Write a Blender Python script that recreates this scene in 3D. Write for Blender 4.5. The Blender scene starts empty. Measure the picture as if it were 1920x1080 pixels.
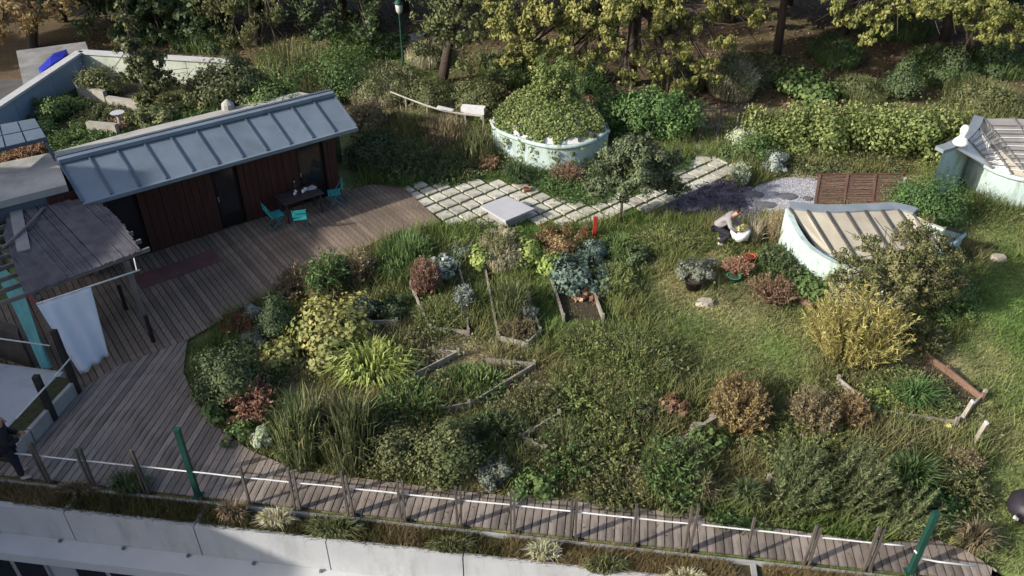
import bpy, math, random
import numpy as np
from mathutils import Vector
R = math.radians
rng = np.random.default_rng(7)
random.seed(7)
scene = bpy.context.scene
COL = scene.collection

# ------------------------------------------------------------------ camera
H, FPX, PITCH = 13.5, 1550.0, R(35)
cam_d = bpy.data.cameras.new('camera')
cam = bpy.data.objects.new('camera', cam_d); COL.objects.link(cam)
cam.location = (0, 0, H); cam.rotation_euler = (R(90) - PITCH, 0, 0)
cam_d.sensor_width = 36; cam_d.lens = 36 * FPX / 1920
cam_d.clip_start = .1; cam_d.clip_end = 600
scene.camera = cam
# ------------------------------------------------------------------ sky, sun, exposure
SUN_EL = R(27.5); SHX, SHY = .913, .407           # shadows run towards (+x,+y)
world = bpy.data.worlds.new('World'); scene.world = world; world.use_nodes = True
nt = world.node_tree
sky = nt.nodes.new('ShaderNodeTexSky'); sky.sky_type = 'NISHITA'; sky.sun_disc = False
sky.dust_density = 3.0; sky.air_density = .8; sky.sun_elevation = SUN_EL; sky.sun_rotation = math.atan2(-SHX, -SHY)
bg = nt.nodes['Background']; bg.inputs[1].default_value = .115
nt.links.new(sky.outputs[0], bg.inputs[0])
sun_d = bpy.data.lights.new('sun', 'SUN'); sun_d.energy = 3.3; sun_d.angle = R(.9); sun_d.color = (1, .94, .84)
sun = bpy.data.objects.new('sun', sun_d); COL.objects.link(sun)
ldir = Vector((SHX * math.cos(SUN_EL), SHY * math.cos(SUN_EL), -math.sin(SUN_EL)))
sun.rotation_euler = ldir.to_track_quat('-Z', 'Y').to_euler(); sun.location = (-30, -20, 40)
vs = scene.view_settings
vs.view_transform = 'Standard'; vs.look = 'None'; vs.gamma = 1; vs.exposure = 0.86; vs.use_curve_mapping = False
scene.render.engine = 'CYCLES'
cy = scene.cycles
cy.use_denoising = True; cy.max_bounces = 6; cy.diffuse_bounces = 3; cy.glossy_bounces = 2
cy.transmission_bounces = 3; cy.transparent_max_bounces = 4; cy.caustics_reflective = False; cy.caustics_refractive = False

# ------------------------------------------------------------------ pixel -> place
cs, sn = math.cos(PITCH), math.sin(PITCH)
def G(u, v, z=0.0):
    x = (u - 960) / FPX; y = (v - 540) / FPX
    t = (H - z) / (sn + y * cs)
    return Vector((x * t, t * (cs - y * sn), z))
def at(u, v, Y):
    x = (u - 960) / FPX; y = (v - 540) / FPX
    t = Y / (cs - y * sn)
    return Vector((x * t, Y, H - t * (sn + y * cs)))
def depth_px(v, z=0.0):
    return FPX * (sn + (v - 540) / FPX * cs) / (H - z)
def G2(u, v, z=0.0):
    p = G(u, v, z); return (p.x, p.y)

# ------------------------------------------------------------------ materials
MATS = {}
def _new(name):
    m = bpy.data.materials.new(name); m.use_nodes = True
    return m, m.node_tree, m.node_tree.nodes['Principled BSDF']
def mat(name, c1, c2=None, scale=4.0, rough=.75, bump=0.0, bscale=None, stretch=None, rot=0.0, rnd=0.0, metal=0.0, detail=6, dirt=None, spec=.3):
    if name in MATS: return MATS[name]
    m, t, b = _new(name)
    b.inputs['Roughness'].default_value = rough; b.inputs['Metallic'].default_value = metal
    b.inputs['Specular IOR Level'].default_value = spec
    N = t.nodes.new; L = t.links.new
    if c2 is None: c2 = tuple(x * .75 for x in c1)
    tc = N('ShaderNodeTexCoord'); mp = N('ShaderNodeMapping')
    L(tc.outputs['Object'], mp.inputs[0])
    mp.inputs['Rotation'].default_value = (0, 0, rot)
    if stretch: mp.inputs['Scale'].default_value = stretch
    nz = N('ShaderNodeTexNoise'); nz.inputs['Scale'].default_value = scale; nz.inputs['Detail'].default_value = detail
    L(mp.outputs[0], nz.inputs[0])
    mx = N('ShaderNodeMix'); mx.data_type = 'RGBA'
    mx.inputs[6].default_value = (*c1, 1); mx.inputs[7].default_value = (*c2, 1)
    rp = N('ShaderNodeMapRange'); rp.inputs[1].default_value = .33; rp.inputs[2].default_value = .67
    L(nz.outputs[0], rp.inputs[0]); L(rp.outputs[0], mx.inputs[0])
    out = mx.outputs[2]
    if dirt:
        n2 = N('ShaderNodeTexNoise'); n2.inputs['Scale'].default_value = dirt[1]; n2.inputs['Detail'].default_value = 8
        n2.inputs['Roughness'].default_value = .7
        if len(dirt) > 3:
            m3 = N('ShaderNodeMapping'); m3.inputs['Scale'].default_value = dirt[3]; L(tc.outputs['Object'], m3.inputs[0]); L(m3.outputs[0], n2.inputs[0])
        else: L(tc.outputs['Object'], n2.inputs[0])
        r2 = N('ShaderNodeMapRange'); r2.inputs[1].default_value = .5; r2.inputs[2].default_value = .72; r2.inputs[4].default_value = dirt[2]
        L(n2.outputs[0], r2.inputs[0])
        m2 = N('ShaderNodeMix'); m2.data_type = 'RGBA'; m2.inputs[7].default_value = (*dirt[0], 1)
        L(r2.outputs[0], m2.inputs[0]); L(out, m2.inputs[6]); out = m2.outputs[2]
    if rnd:
        oi = N('ShaderNodeObjectInfo'); hv = N('ShaderNodeHueSaturation')
        mr = N('ShaderNodeMapRange'); mr.inputs[3].default_value = 1 - rnd; mr.inputs[4].default_value = 1 + rnd
        L(oi.outputs['Random'], mr.inputs[0]); L(mr.outputs[0], hv.inputs['Value']); L(out, hv.inputs['Color']); out = hv.outputs[0]
    L(out, b.inputs['Base Color'])
    if bump:
        bn = N('ShaderNodeTexNoise'); bn.inputs['Scale'].default_value = bscale or scale * 3; bn.inputs['Detail'].default_value = 6
        L(mp.outputs[0], bn.inputs[0])
        bp = N('ShaderNodeBump'); bp.inputs['Strength'].default_value = bump; bp.inputs['Distance'].default_value = .03
        L(bn.outputs[0], bp.inputs['Height']); L(bp.outputs[0], b.inputs['Normal'])
    MATS[name] = m
    return m
def leafmat(name, c1, c2, c3=None, trans=.3, rough=.55):
    """foliage: colours spread over the leaves by the per-leaf value lv"""
    if name in MATS: return MATS[name]
    m, t, b = _new(name); N = t.nodes.new; L = t.links.new
    c1, c2, c3 = [(c[0] * .98, c[1] * 1.01, c[2]) if c else None for c in (c1, c2, c3)]
    c1, c2, c3 = [tuple(min(.6, (x * .82 + (.3 * c[0] + .6 * c[1] + .1 * c[2]) * .18) * 1.95) for x in c) if c else None for c in (c1, c2, c3)]
    a = N('ShaderNodeAttribute'); a.attribute_name = 'lv'
    cr = N('ShaderNodeValToRGB'); e = cr.color_ramp.elements
    e[0].color = (*c1, 1); e[0].position = .1; e[1].color = (*c2, 1); e[1].position = .6
    if c3: k = e.new(.92); k.color = (*c3, 1)
    L(a.outputs['Fac'], cr.inputs[0])
    oi = N('ShaderNodeObjectInfo'); hv = N('ShaderNodeHueSaturation')
    mr = N('ShaderNodeMapRange'); mr.inputs[3].default_value = .485; mr.inputs[4].default_value = .515
    L(oi.outputs['Random'], mr.inputs[0]); L(mr.outputs[0], hv.inputs['Hue']); L(cr.outputs[0], hv.inputs['Color'])
    L(hv.outputs[0], b.inputs['Base Color']); b.inputs['Roughness'].default_value = rough
    b.inputs['Specular IOR Level'].default_value = .25
    tr = N('ShaderNodeBsdfTranslucent'); L(hv.outputs[0], tr.inputs[0])
    ms = N('ShaderNodeMixShader'); ms.inputs[0].default_value = trans
    L(b.outputs[0], ms.inputs[1]); L(tr.outputs[0], ms.inputs[2])
    L(ms.outputs[0], t.nodes['Material Output'].inputs[0])
    MATS[name] = m
    return m
def colmat(name, rough=.9, trans=0.0, nscale=9, amt=.35):
    """colour attribute 'col' (plant and ground colour patches) times fine noise"""
    if name in MATS: return MATS[name]
    m, t, b = _new(name); N = t.nodes.new; L = t.links.new
    a = N('ShaderNodeAttribute'); a.attribute_name = 'col'
    tc = N('ShaderNodeTexCoord'); nz = N('ShaderNodeTexNoise'); nz.inputs['Scale'].default_value = nscale; nz.inputs['Detail'].default_value = 8
    L(tc.outputs['Object'], nz.inputs[0])
    mr = N('ShaderNodeMapRange'); mr.inputs[1].default_value = .3; mr.inputs[2].default_value = .7
    mr.inputs[3].default_value = 1 - amt; mr.inputs[4].default_value = 1 + amt
    L(nz.outputs[0], mr.inputs[0])
    hv = N('ShaderNodeHueSaturation'); L(a.outputs['Color'], hv.inputs['Color']); L(mr.outputs[0], hv.inputs['Value'])
    L(hv.outputs[0], b.inputs['Base Color']); b.inputs['Roughness'].default_value = rough; b.inputs['Specular IOR Level'].default_value = .15
    if trans:
        tr = N('ShaderNodeBsdfTranslucent'); L(hv.outputs[0], tr.inputs[0])
        ms = N('ShaderNodeMixShader'); ms.inputs[0].default_value = trans
        L(b.outputs[0], ms.inputs[1]); L(tr.outputs[0], ms.inputs[2]); L(ms.outputs[0], t.nodes['Material Output'].inputs[0])
    MATS[name] = m
    return m

# ------------------------------------------------------------------ mesh helpers
def tag(o, label=None, cat=None, group=None, kind=None):
    if label: o['label'] = label
    if cat: o['category'] = cat
    if group: o['group'] = group
    if kind: o['kind'] = kind
    return o
def empty(name, loc, label, cat, group=None, rz=0.0):
    o = bpy.data.objects.new(name, None); COL.objects.link(o); o.location = loc; o.rotation_euler.z = rz
    o.empty_display_size = .2
    return tag(o, label, cat, group)
def link(name, me, m, parent=None, loc=None, smooth=False):
    o = bpy.data.objects.new(name, me); COL.objects.link(o)
    if m and not me.materials: me.materials.append(m)
    if parent:
        o.parent = parent
    if loc is not None: o.location = loc
    if smooth:
        me.polygons.foreach_set('use_smooth', [True] * len(me.polygons))
    return o
def np_mesh(name, V, k, F=None, lv=None, col=None):
    """V vertices; faces of k vertices each (F indices, or runs of k)"""
    V = np.asarray(V, dtype=np.float32).reshape(-1, 3)
    me = bpy.data.meshes.new(name)
    if F is None: F = np.arange(len(V), dtype=np.int32).reshape(-1, k)
    F = np.asarray(F, dtype=np.int32)
    me.vertices.add(len(V)); me.vertices.foreach_set('co', V.ravel())
    me.loops.add(F.size); me.loops.foreach_set('vertex_index', F.ravel())
    me.polygons.add(len(F)); me.polygons.foreach_set('loop_start', np.arange(0, F.size, k, dtype=np.int32))
    if lv is not None:
        a = me.attributes.new('lv', 'FLOAT', 'POINT'); a.data.foreach_set('value', np.asarray(lv, dtype=np.float32))
    if col is not None:
        c4 = np.ones((len(V), 4), dtype=np.float32); c4[:, :3] = col
        a = me.attributes.new('col', 'FLOAT_COLOR', 'POINT'); a.data.foreach_set('color', c4.ravel())
    me.update(calc_edges=True)
    return me
class MB:
    """collects shapes into ONE mesh"""
    def __init__(s, o=(0, 0, 0)): s.v = []; s.f = []; s.o = Vector(o)
    def add(s, vs_, fs_):
        n = len(s.v); s.v += [Vector(p) - s.o for p in vs_]; s.f += [tuple(i + n for i in f) for f in fs_]; return s
    def hexa(s, a, b):      # a, b: two rings of equal length
        n = len(a); fs_ = [tuple(range(n - 1, -1, -1)), tuple(range(n, 2 * n))]
        fs_ += [(i, (i + 1) % n, n + (i + 1) % n, n + i) for i in range(n)]
        return s.add(list(a) + list(b), fs_)
    def prism(s, poly, z0, z1):
        if poly_area(poly) < 0: poly = poly[::-1]
        return s.hexa([(p[0], p[1], z0) for p in poly], [(p[0], p[1], z1) for p in poly])
    def box(s, c, d, rz=0.0):
        ca, sa = math.cos(rz), math.sin(rz)
        q = []
        for x, y in ((-1, -1), (1, -1), (1, 1), (-1, 1)):
            X, Y = x * d[0] / 2, y * d[1] / 2
            q.append((c[0] + X * ca - Y * sa, c[1] + X * sa + Y * ca))
        return s.prism(q, c[2] - d[2] / 2, c[2] + d[2] / 2)
    def beam(s, p, q, w, h=None, up=(0, 0, 1)):
        p, q = Vector(p), Vector(q); h = h or w; d = (q - p).normalized(); up = Vector(up)
        if abs(d.dot(up)) > .98: up = Vector((1, 0, 0))
        a = d.cross(up).normalized() * w / 2; b = a.cross(d).normalized() * h / 2
        return s.hexa([p - a - b, p + a - b, p + a + b, p - a + b][::-1], [q - a - b, q + a - b, q + a + b, q - a + b][::-1])
    def tube(s, pts, r, n=6, cap=True):
        pts = [Vector(p) for p in pts]; rr = r if isinstance(r, (list, tuple)) else [r] * len(pts)
        base = len(s.v); V = []; F = []
        for i, p in enumerate(pts):
            d = (pts[min(i + 1, len(pts) - 1)] - pts[max(i - 1, 0)]).normalized()
            up = Vector((0, 0, 1)) if abs(d.z) < .9 else Vector((1, 0, 0))
            a = d.cross(up).normalized(); b = a.cross(d).normalized()
            for k in range(n):
                t = 2 * math.pi * k / n; V.append(p + (a * math.cos(t) + b * math.sin(t)) * rr[i])
        for i in range(len(pts) - 1):
            for k in range(n):
                F.append((i * n + k, i * n + (k + 1) % n, (i + 1) * n + (k + 1) % n, (i + 1) * n + k))
        if cap: F += [tuple(range(n - 1, -1, -1)), tuple((len(pts) - 1) * n + k for k in range(n))]
        return s.add(V, F)
    def lathe(s, c, prof, n=12):
        V = []; F = []
        for r, z in prof:
            for k in range(n): V.append((c[0] + r * math.cos(2 * math.pi * k / n), c[1] + r * math.sin(2 * math.pi * k / n), c[2] + z))
        for i in range(len(prof) - 1):
            for k in range(n): F.append((i * n + k, i * n + (k + 1) % n, (i + 1) * n + (k + 1) % n, (i + 1) * n + k))
        F += [tuple(range(n - 1, -1, -1)), tuple((len(prof) - 1) * n + k for k in range(n))]
        return s.add(V, F)
    def mesh(s, name):
        me = bpy.data.meshes.new(name); me.from_pydata(s.v, [], s.f); me.update(); return me
    def build(s, name, m, parent=None, smooth=False, loc=None):
        return link(name, s.mesh(name), m, parent, loc, smooth)
def poly_area(p):
    return .5 * sum(p[i][0] * p[(i + 1) % len(p)][1] - p[(i + 1) % len(p)][0] * p[i][1] for i in range(len(p)))
def clip(poly, n, d, keep_less):
    out = []; m = len(poly)
    for i in range(m):
        a, b = poly[i], poly[(i + 1) % m]
        da = a[0] * n[0] + a[1] * n[1] - d; db = b[0] * n[0] + b[1] * n[1] - d
        if not keep_less: da, db = -da, -db
        if da <= 0: out.append(a)
        if da * db < 0:
            t = da / (da - db); out.append((a[0] + (b[0] - a[0]) * t, a[1] + (b[1] - a[1]) * t))
    return out
def inside(poly, x, y):
    """numpy point-in-polygon"""
    x = np.asarray(x); y = np.asarray(y); r = np.zeros(x.shape, bool); m = len(poly)
    for i in range(m):
        x0, y0 = poly[i]; x1, y1 = poly[(i + 1) % m]
        if y0 == y1: continue
        c = ((y0 > y) != (y1 > y)) & (x < (x1 - x0) * (y - y0) / (y1 - y0) + x0); r ^= c
    return r
def noise2(x, y, s, seed=0):
    x = np.asarray(x) / s + 1000.3 + seed * 17.7; y = np.asarray(y) / s + 1000.7 + seed * 31.1
    xi = np.floor(x).astype(np.int64); yi = np.floor(y).astype(np.int64); fx = x - xi; fy = y - yi
    fx = fx * fx * (3 - 2 * fx); fy = fy * fy * (3 - 2 * fy)
    def h(a, b):
        k = (a * 374761393 + b * 668265263 + seed * 69069) & 0x7fffffff
        k = ((k ^ (k >> 13)) * 1274126177) & 0x7fffffff
        return ((k ^ (k >> 16)) & 0xffff) / 65535.0
    return (h(xi, yi) * (1 - fx) + h(xi + 1, yi) * fx) * (1 - fy) + (h(xi, yi + 1) * (1 - fx) + h(xi + 1, yi + 1) * fx) * fy
def unit(a):
    return a / np.maximum(np.linalg.norm(a, axis=-1, keepdims=True), 1e-6)

# ------------------------------------------------------------------ foliage generators (numpy)
def leaf_quads(C, axis, nrm, ln, wd, r):
    """one kite-shaped, slightly folded leaf per centre"""
    axis = unit(axis); side = unit(np.cross(nrm, axis)); up = unit(np.cross(axis, side))
    ln = np.asarray(ln).reshape(-1, 1); wd = np.asarray(wd).reshape(-1, 1)
    V = np.empty((len(C), 4, 3), dtype=np.float32)
    V[:, 0] = C - axis * ln * .5; V[:, 2] = C + axis * ln * .5 - up * ln * .12
    V[:, 1] = C + side * wd * .5 - axis * ln * .08 + up * wd * .12; V[:, 3] = C - side * wd * .5 - axis * ln * .08 + up * wd * .12
    return V.reshape(-1, 3)
def clump_leaves(cen, rad, n, leaf, aspect, r, body=None, zmin=.02, droop=0.0):
    """leaves spread over clumps (cen: k x 3, rad: k) and turned outwards"""
    cen = np.asarray(cen, float); rad = np.asarray(rad, float); k = len(cen)
    p = rad ** 2 / np.sum(rad ** 2); ci = r.choice(k, n, p=p)
    d = unit(r.normal(size=(n, 3))); q = r.random(n) ** .45
    off = d * (q * rad[ci])[:, None]; off[:, 2] *= .8
    sp = r.random(n) < .07; off[sp] *= r.uniform(1.1, 1.7, sp.sum())[:, None]
    P = cen[ci] + off
    mid = cen.mean(0) if body is None else np.asarray(body)
    out = unit(d * 1.0 + unit(P - mid) * .8 + r.normal(size=(n, 3)) * .45 + np.array([0, 0, .35]))
    ax = np.cross(out, r.normal(size=(n, 3))) + np.array([0, 0, -droop])
    ln = leaf * r.uniform(.6, 1.35, n); cv = r.random(k)
    lv = np.clip(.45 * cv[ci] + .55 * r.random(n), 0, 1)
    ok = P[:, 2] > zmin
    V = leaf_quads(P[ok], ax[ok], out[ok], ln[ok], ln[ok] * aspect, r)
    return V, np.repeat(lv[ok], 4)
def bush_parts(w, d, h, leaf, n, seed, clumps=20, aspect=.6, shape='dome', droop=0.0):
    r = np.random.default_rng(seed)
    if shape == 'box':
        cx = r.uniform(-.5, .5, clumps) * w; cy_ = r.uniform(-.5, .5, clumps) * d; cz = r.uniform(.1, .86, clumps) * h
        rad = r.uniform(.35, .6, clumps) * min(d, h) * .75
        cen = np.stack([cx, cy_, cz], 1)
    else:
        u = unit(r.normal(size=(clumps, 3))); u[:, 2] = np.abs(u[:, 2]) * (.95) - .12 * r.random(clumps)
        q = r.uniform(.35, 1.0, clumps) if shape == 'dome' else r.uniform(.2, 1.05, clumps)
        cen = np.stack([u[:, 0] * q * w / 2, u[:, 1] * q * d / 2, np.clip(.18 * h + u[:, 2] * q * h * .72, .05, None)], 1)
        rad = r.uniform(.14, .38, clumps) * (w * d * h) ** (1 / 3) * (.8 if shape == 'dome' else .62)
    V, lv = clump_leaves(cen, rad, n, leaf, aspect, r, body=(0, 0, h * .25), droop=droop)
    st = MB()
    for c in cen[:max(5, clumps // 2)]:
        b = Vector((c[0] * .12, c[1] * .12, 0)); e = Vector(c); m_ = b.lerp(e, .5) + Vector((0, 0, .08 * h))
        st.tube([b, m_, e], [.018 + .012 * h, .012 + .006 * h, .005], 4)
    return V, lv, st
def stem_parts(w, d, h, seed, stems=40, per=18, leaf=.1, aspect=.25, bend=.5, up=.6, t0=.2, lean=(0, 0), wave=0.0):
    """many stems from one foot, leaves set along each: herbs, rosemary, bamboo, dry stalks"""
    r = np.random.default_rng(seed); st = MB(); C = []; A = []; LV = []
    for i in range(stems):
        a = r.random() * 6.283; q = math.sqrt(r.random()); hh = h * r.uniform(.5, 1.2) * (1 - .35 * q * q)
        b = Vector((math.cos(a) * q * w * .22, math.sin(a) * q * d * .22, 0))
        e = Vector((math.cos(a) * q * w * .5 + lean[0], math.sin(a) * q * d * .5 + lean[1], hh))
        m_ = b.lerp(e, .5); m_ = Vector((b.x + (e.x - b.x) * (.5 - .28 * bend), b.y + (e.y - b.y) * (.5 - .28 * bend), hh * (.5 + .12 * bend)))
        pts = []
        for t in (0, .34, .67, 1):
            p = b * (1 - t) ** 2 + m_ * 2 * t * (1 - t) + e * t * t
            pts.append(p + Vector(r.normal(size=3) * wave * h * t))
        st.tube(pts, [.011, .009, .007, .003], 3, cap=False)
        t = r.uniform(t0, 1.02, per)
        for tt in t:
            p = b * (1 - tt) ** 2 + m_ * 2 * tt * (1 - tt) + e * tt * tt
            tan = ((m_ - b) * 2 * (1 - tt) + (e - m_) * 2 * tt).normalized()
            C.append(p); A.append(np.array(tan) * up + r.normal(size=3) * (1 - up * .5)); LV.append(.5 * (i * .618 % 1) + .5 * r.random())
    C = np.array([list(c) for c in C]); A = unit(np.array(A)); n = len(C)
    ln = leaf * r.uniform(.6, 1.3, n)
    P = C + A * (ln * .4)[:, None] + r.normal(size=(n, 3)) * .015
    P[:, 2] = np.maximum(P[:, 2], .02)
    nr = np.cross(A, r.normal(size=(n, 3))) + np.array([0, 0, .5])
    return leaf_quads(P, A, nr, ln, ln * aspect, r), np.repeat(np.clip(LV, 0, 1), 4), st
def blade_parts(w, d, h, seed, n=300, bw=.02, arch=.6, foot=.3):
    """grass tuft: arching blades, 2 segments and a tip"""
    r = np.random.default_rng(seed)
    a = r.random(n) * 6.283; q = np.sqrt(r.random(n)); dr = np.stack([np.cos(a), np.sin(a), np.zeros(n)], 1)
    sc = np.stack([np.full(n, w / 2), np.full(n, d / 2), np.ones(n)], 1)
    base = dr * sc * (q * foot)[:, None]; base[:, 2] = 0
    hh = h * r.uniform(.55, 1.1, n) * (1 - .3 * q)
    jit = r.normal(size=(n, 3)) * .12 * h; jit[:, 2] = 0
    tip = dr * sc * (q * (foot + (1 - foot) * r.uniform(.6, 1.1, n)))[:, None] + jit; tip[:, 2] = hh * (1 - arch * q * r.uniform(.3, 1, n))
    mid = base * .45 + tip * .55 - (tip - base) * (.2 * arch); mid[:, 2] = hh * r.uniform(.62, .8, n)
    sd = unit(np.stack([-np.sin(a + r.normal(size=n) * .6), np.cos(a + r.normal(size=n) * .6), np.zeros(n)], 1)) * (bw * r.uniform(.6, 1.3, n))[:, None] * .5
    V = np.empty((n, 8, 3), dtype=np.float32)
    V[:, 0] = base - sd; V[:, 1] = base + sd; V[:, 2] = mid + sd; V[:, 3] = mid - sd
    V[:, 4] = mid - sd; V[:, 5] = mid + sd; V[:, 6] = tip + sd * .15; V[:, 7] = tip - sd * .15
    lv = np.repeat(np.clip(r.random(n) * .9 + .05, 0, 1), 8)
    return V.reshape(-1, 3), lv

# ------------------------------------------------------------------ ground
RX, RY = .9914, -.131                                   # direction of the front railing
def yrail(x): return 12.05 + (x + 9.83) * RY / RX       # y of the railing line at x
GREEN = np.array((.064, .105, .026)); LUSH = np.array((.062, .105, .026)); DRY = np.array((.155, .140, .066))
SOIL = np.array((.085, .062, .043)); SHADED_LITTER = np.array((.070, .045, .032)); TAN = np.array((.21, .165, .105)); OLIVE = np.array((.085, .085, .032))  # park litter is toned darker to stand in for tree shade
PATCH = [  # pixel u, v, radius along x, along y (m), colour, strength
    (860, 655, 1.5, .9, TAN, .9), (800, 700, 1.2, .8, TAN, .6), (960, 722, 1.2, 1.0, SOIL, .8), (900, 620, 1.0, .8, DRY, .7),
    (1300, 570, 1.6, 1.2, DRY, .6), (1430, 600, 1.6, 1.1, DRY, .7), (1330, 650, 1.8, 1.0, OLIVE, .6), (1480, 760, 1.4, 1.0, DRY, .5),
    (1250, 690, 1.4, 1.0, SOIL * .8, .5), (1700, 820, 1.6, .7, TAN, .7), (1880, 800, .8, 2.2, DRY, .7), (1850, 640, .6, 2.5, DRY, .4),
    (1640, 690, 1.5, 1.0, SOIL, .6), (1760, 680, 1.2, .9, TAN, .4), (1850, 960, .9, 1.5, DRY, .7), (1440, 550, 1.5, .8, SOIL * 1.2, .7),
    (1460, 660, .9, 1.6, LUSH, .7), (1290, 600, 1.0, .9, LUSH, .4), (1890, 590, 1.0, 1.3, LUSH, .7), (1880, 520, 1.0, 1.2, LUSH, .7), (960, 560, 1.5, 1.3, LUSH, .5),
    (905, 560, .7, 1.0, LUSH, .5), (1890, 1000, .9, 1.6, LUSH, .5), (1240, 900, 2.0, 1.2, GREEN, .5), (1885, 740, .9, 1.0, LUSH, .6),
    (1460, 860, 1.5, 1.2, SOIL, .5), (600, 650, 2.5, 1.8, SOIL, .7), (760, 620, 1.2, 1.0, SOIL, .5), (1100, 830, 1.6, 1.2, SOIL, .5), (1180, 800, 1.4, 1.0, SOIL, .5),
    (730, 120, 3.2, 3.4, np.array((.05, .11, .02)), .95), (660, 280, 4, 2, GREEN, .4), (1240, 300, 2.5, 1.2, LUSH, .8), (1060, 350, 4, .8, LUSH, .5),
    (1320, 220, 1.2, 1.6, np.array((.10, .085, .05)), .8), (1890, 440, 1.5, 1.0, LUSH, .4), (1830, 470, .8, .8, SOIL, .7),
]
def gcol(x, y):
    x = np.asarray(x, float); y = np.asarray(y, float)
    n1 = noise2(x, y, 1.7, 1); n2 = noise2(x, y, .55, 2); n3 = noise2(x, y, 4.5, 3)
    k = np.clip((.5 * n1 + .25 * n2 + .35 * n3 - .355) * 2.5, 0, 1)[:, None]
    c = GREEN * (1 - k) + DRY * k * .8 + OLIVE * k * .2
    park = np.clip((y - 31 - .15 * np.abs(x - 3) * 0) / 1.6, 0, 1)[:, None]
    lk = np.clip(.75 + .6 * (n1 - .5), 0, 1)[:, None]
    c = c * (1 - park) + park * (SHADED_LITTER * lk + OLIVE * (1 - lk))
    for u, v, rx, ry, pc, s in PATCH:
        p = G(u, v); w = s * np.exp(-(((x - p.x) / rx) ** 2 + ((y - p.y) / ry) ** 2) * 1.1 + .5 * (n2 - .5))
        w = np.clip(w, 0, 1)[:, None]; c = c * (1 - w) + pc * w
    return np.clip(1.6 * c * (1 + .5 * (n2 - .5))[:, None], .012, .5)
xs = np.concatenate([[-260, -140, -80, -45, -28, -20], np.arange(-16, 22.01, .22), [25, 30, 45, 80, 140, 260]])
ss = np.concatenate([np.arange(-.16, 22, .22), np.arange(22, 40, .5), [45, 55, 75, 120, 200, 300]])
X, S = np.meshgrid(xs, ss); Y = S + np.interp(X, [-40, 40], [yrail(-40), yrail(40)])
Z = -.03 * noise2(X, Y, .8, 5) - .02 * noise2(X, Y, .25, 6) - .005
nx, ny = len(xs), len(ss)
idx = np.arange(nx * ny).reshape(ny, nx)
Fq = np.stack([idx[:-1, :-1], idx[:-1, 1:], idx[1:, 1:], idx[1:, :-1]], -1).reshape(-1, 4)
gv = np.stack([X, Y, Z], -1).reshape(-1, 3)
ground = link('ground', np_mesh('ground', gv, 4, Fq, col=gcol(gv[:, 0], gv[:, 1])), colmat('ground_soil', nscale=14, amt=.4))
tag(ground, kind='structure')
M_CONC = mat('concrete', (.36, .36, .34), (.28, .28, .27), 1.6, .85, .25, 18, dirt=((.16, .155, .14), 2.2, .55))
M_WHITE = mat('white_render', (.46, .47, .47), (.40, .41, .42), 1.2, .8, .15, 14, dirt=((.27, .265, .25), 2.4, .6, (1, 1, .3)))
M_COURT = mat('courtyard_paving', (.16, .16, .16), (.12, .12, .12), .6, .9, .2, 9)
tag(MB().prism([(-90, -60), (90, -60), (90, yrail(90) - .6), (-90, yrail(-90) - .6)], -6.2, -6).build('courtyard', M_COURT), kind='structure')

# deck: every board a mesh of its own
WPL = 24.87; WPX = -5.80                                   # a point of the house wall's foot
HD = Vector((.80, .60, 0)); HN = Vector((.60, -.80, 0))   # along the house, out of the house front
edge_px = [(1880, 1082), (1810, 1035), (1745, 1012), (1650, 1022), (1500, 1000), (1300, 968), (1100, 946), (900, 928), (700, 903), (560, 885), (470, 848), (400, 798), (362, 745), (345, 700), (352, 640)]
edgeA = [G2(*p) for p in edge_px]
polyA = [(-11.6, yrail(-11.6) + .02), (9.0, yrail(9.0) + .02), (9.2, 9.9)] + edgeA + [G2(215, 692), G2(140, 745), (-10.75, 13.0), (-11.6, 13.1)]
wr = Vector((WPX, WPL, 0))
polyB = [G2(352, 640), G2(440, 588), G2(540, 533), G2(640, 488), G2(720, 448), G2(828, 420), G2(752, 350), (wr.x + .9, wr.y + .55), (wr.x, wr.y), (wr.x - 8.4, wr.y - 6.3), (-13.2, 16.2), (-10.6, 14.9), G2(140, 745), G2(215, 692)]
M_PLA = mat('weathered_board', (.265, .225, .192), (.175, .145, .122), 2.2, .8, .35, 30, stretch=(9, .8, 1), rot=R(7.5), rnd=.32, dirt=((.055, .05, .04), 1.1, .6))
M_PLB = mat('weathered_board_shaded', (.235, .182, .14), (.155, .118, .09), 2.2, .8, .35, 30, stretch=(9, .8, 1), rot=R(-34), rnd=.28, dirt=((.06, .05, .04), 1.1, .5))  # boards by the house coloured darker to stand in for the shade there
M_DARK = mat('dark_gap', (.02, .018, .016), rough=.95)
deck = bpy.data.objects.new('deck', None); COL.objects.link(deck); tag(deck, kind='structure')
MB().prism(polyA, .004, .014).build('underlay', M_DARK, deck)
MB().prism(polyB, .0035, .0135).build('underlay', M_DARK, deck)
def boards(poly, dirv, pitch, m, seed):
    n = (-dirv[1], dirv[0]); r = random.Random(seed)
    ds = [p[0] * n[0] + p[1] * n[1] for p in poly]; d = min(ds)
    while d < max(ds):
        q = clip(clip(poly, n, d + pitch * .44, True), n, d - pitch * .44, False)
        if len(q) >= 3 and abs(poly_area(q)) > .003:
            # drop near-duplicate points
            qq = [p for i, p in enumerate(q) if (Vector(p) - Vector(q[i - 1])).length > .004]
            if len(qq) >= 3:
                c = (sum(p[0] for p in qq) / len(qq), sum(p[1] for p in qq) / len(qq), 0)
                MB(c).prism(qq, .015, .058 + r.uniform(-.005, .005)).build('plank', m, deck, loc=c)
        d += pitch
boards(polyA, (-RY, RX), .165, M_PLA, 1)
boards(polyB, (HN.x, HN.y), .168, M_PLB, 2)

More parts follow.
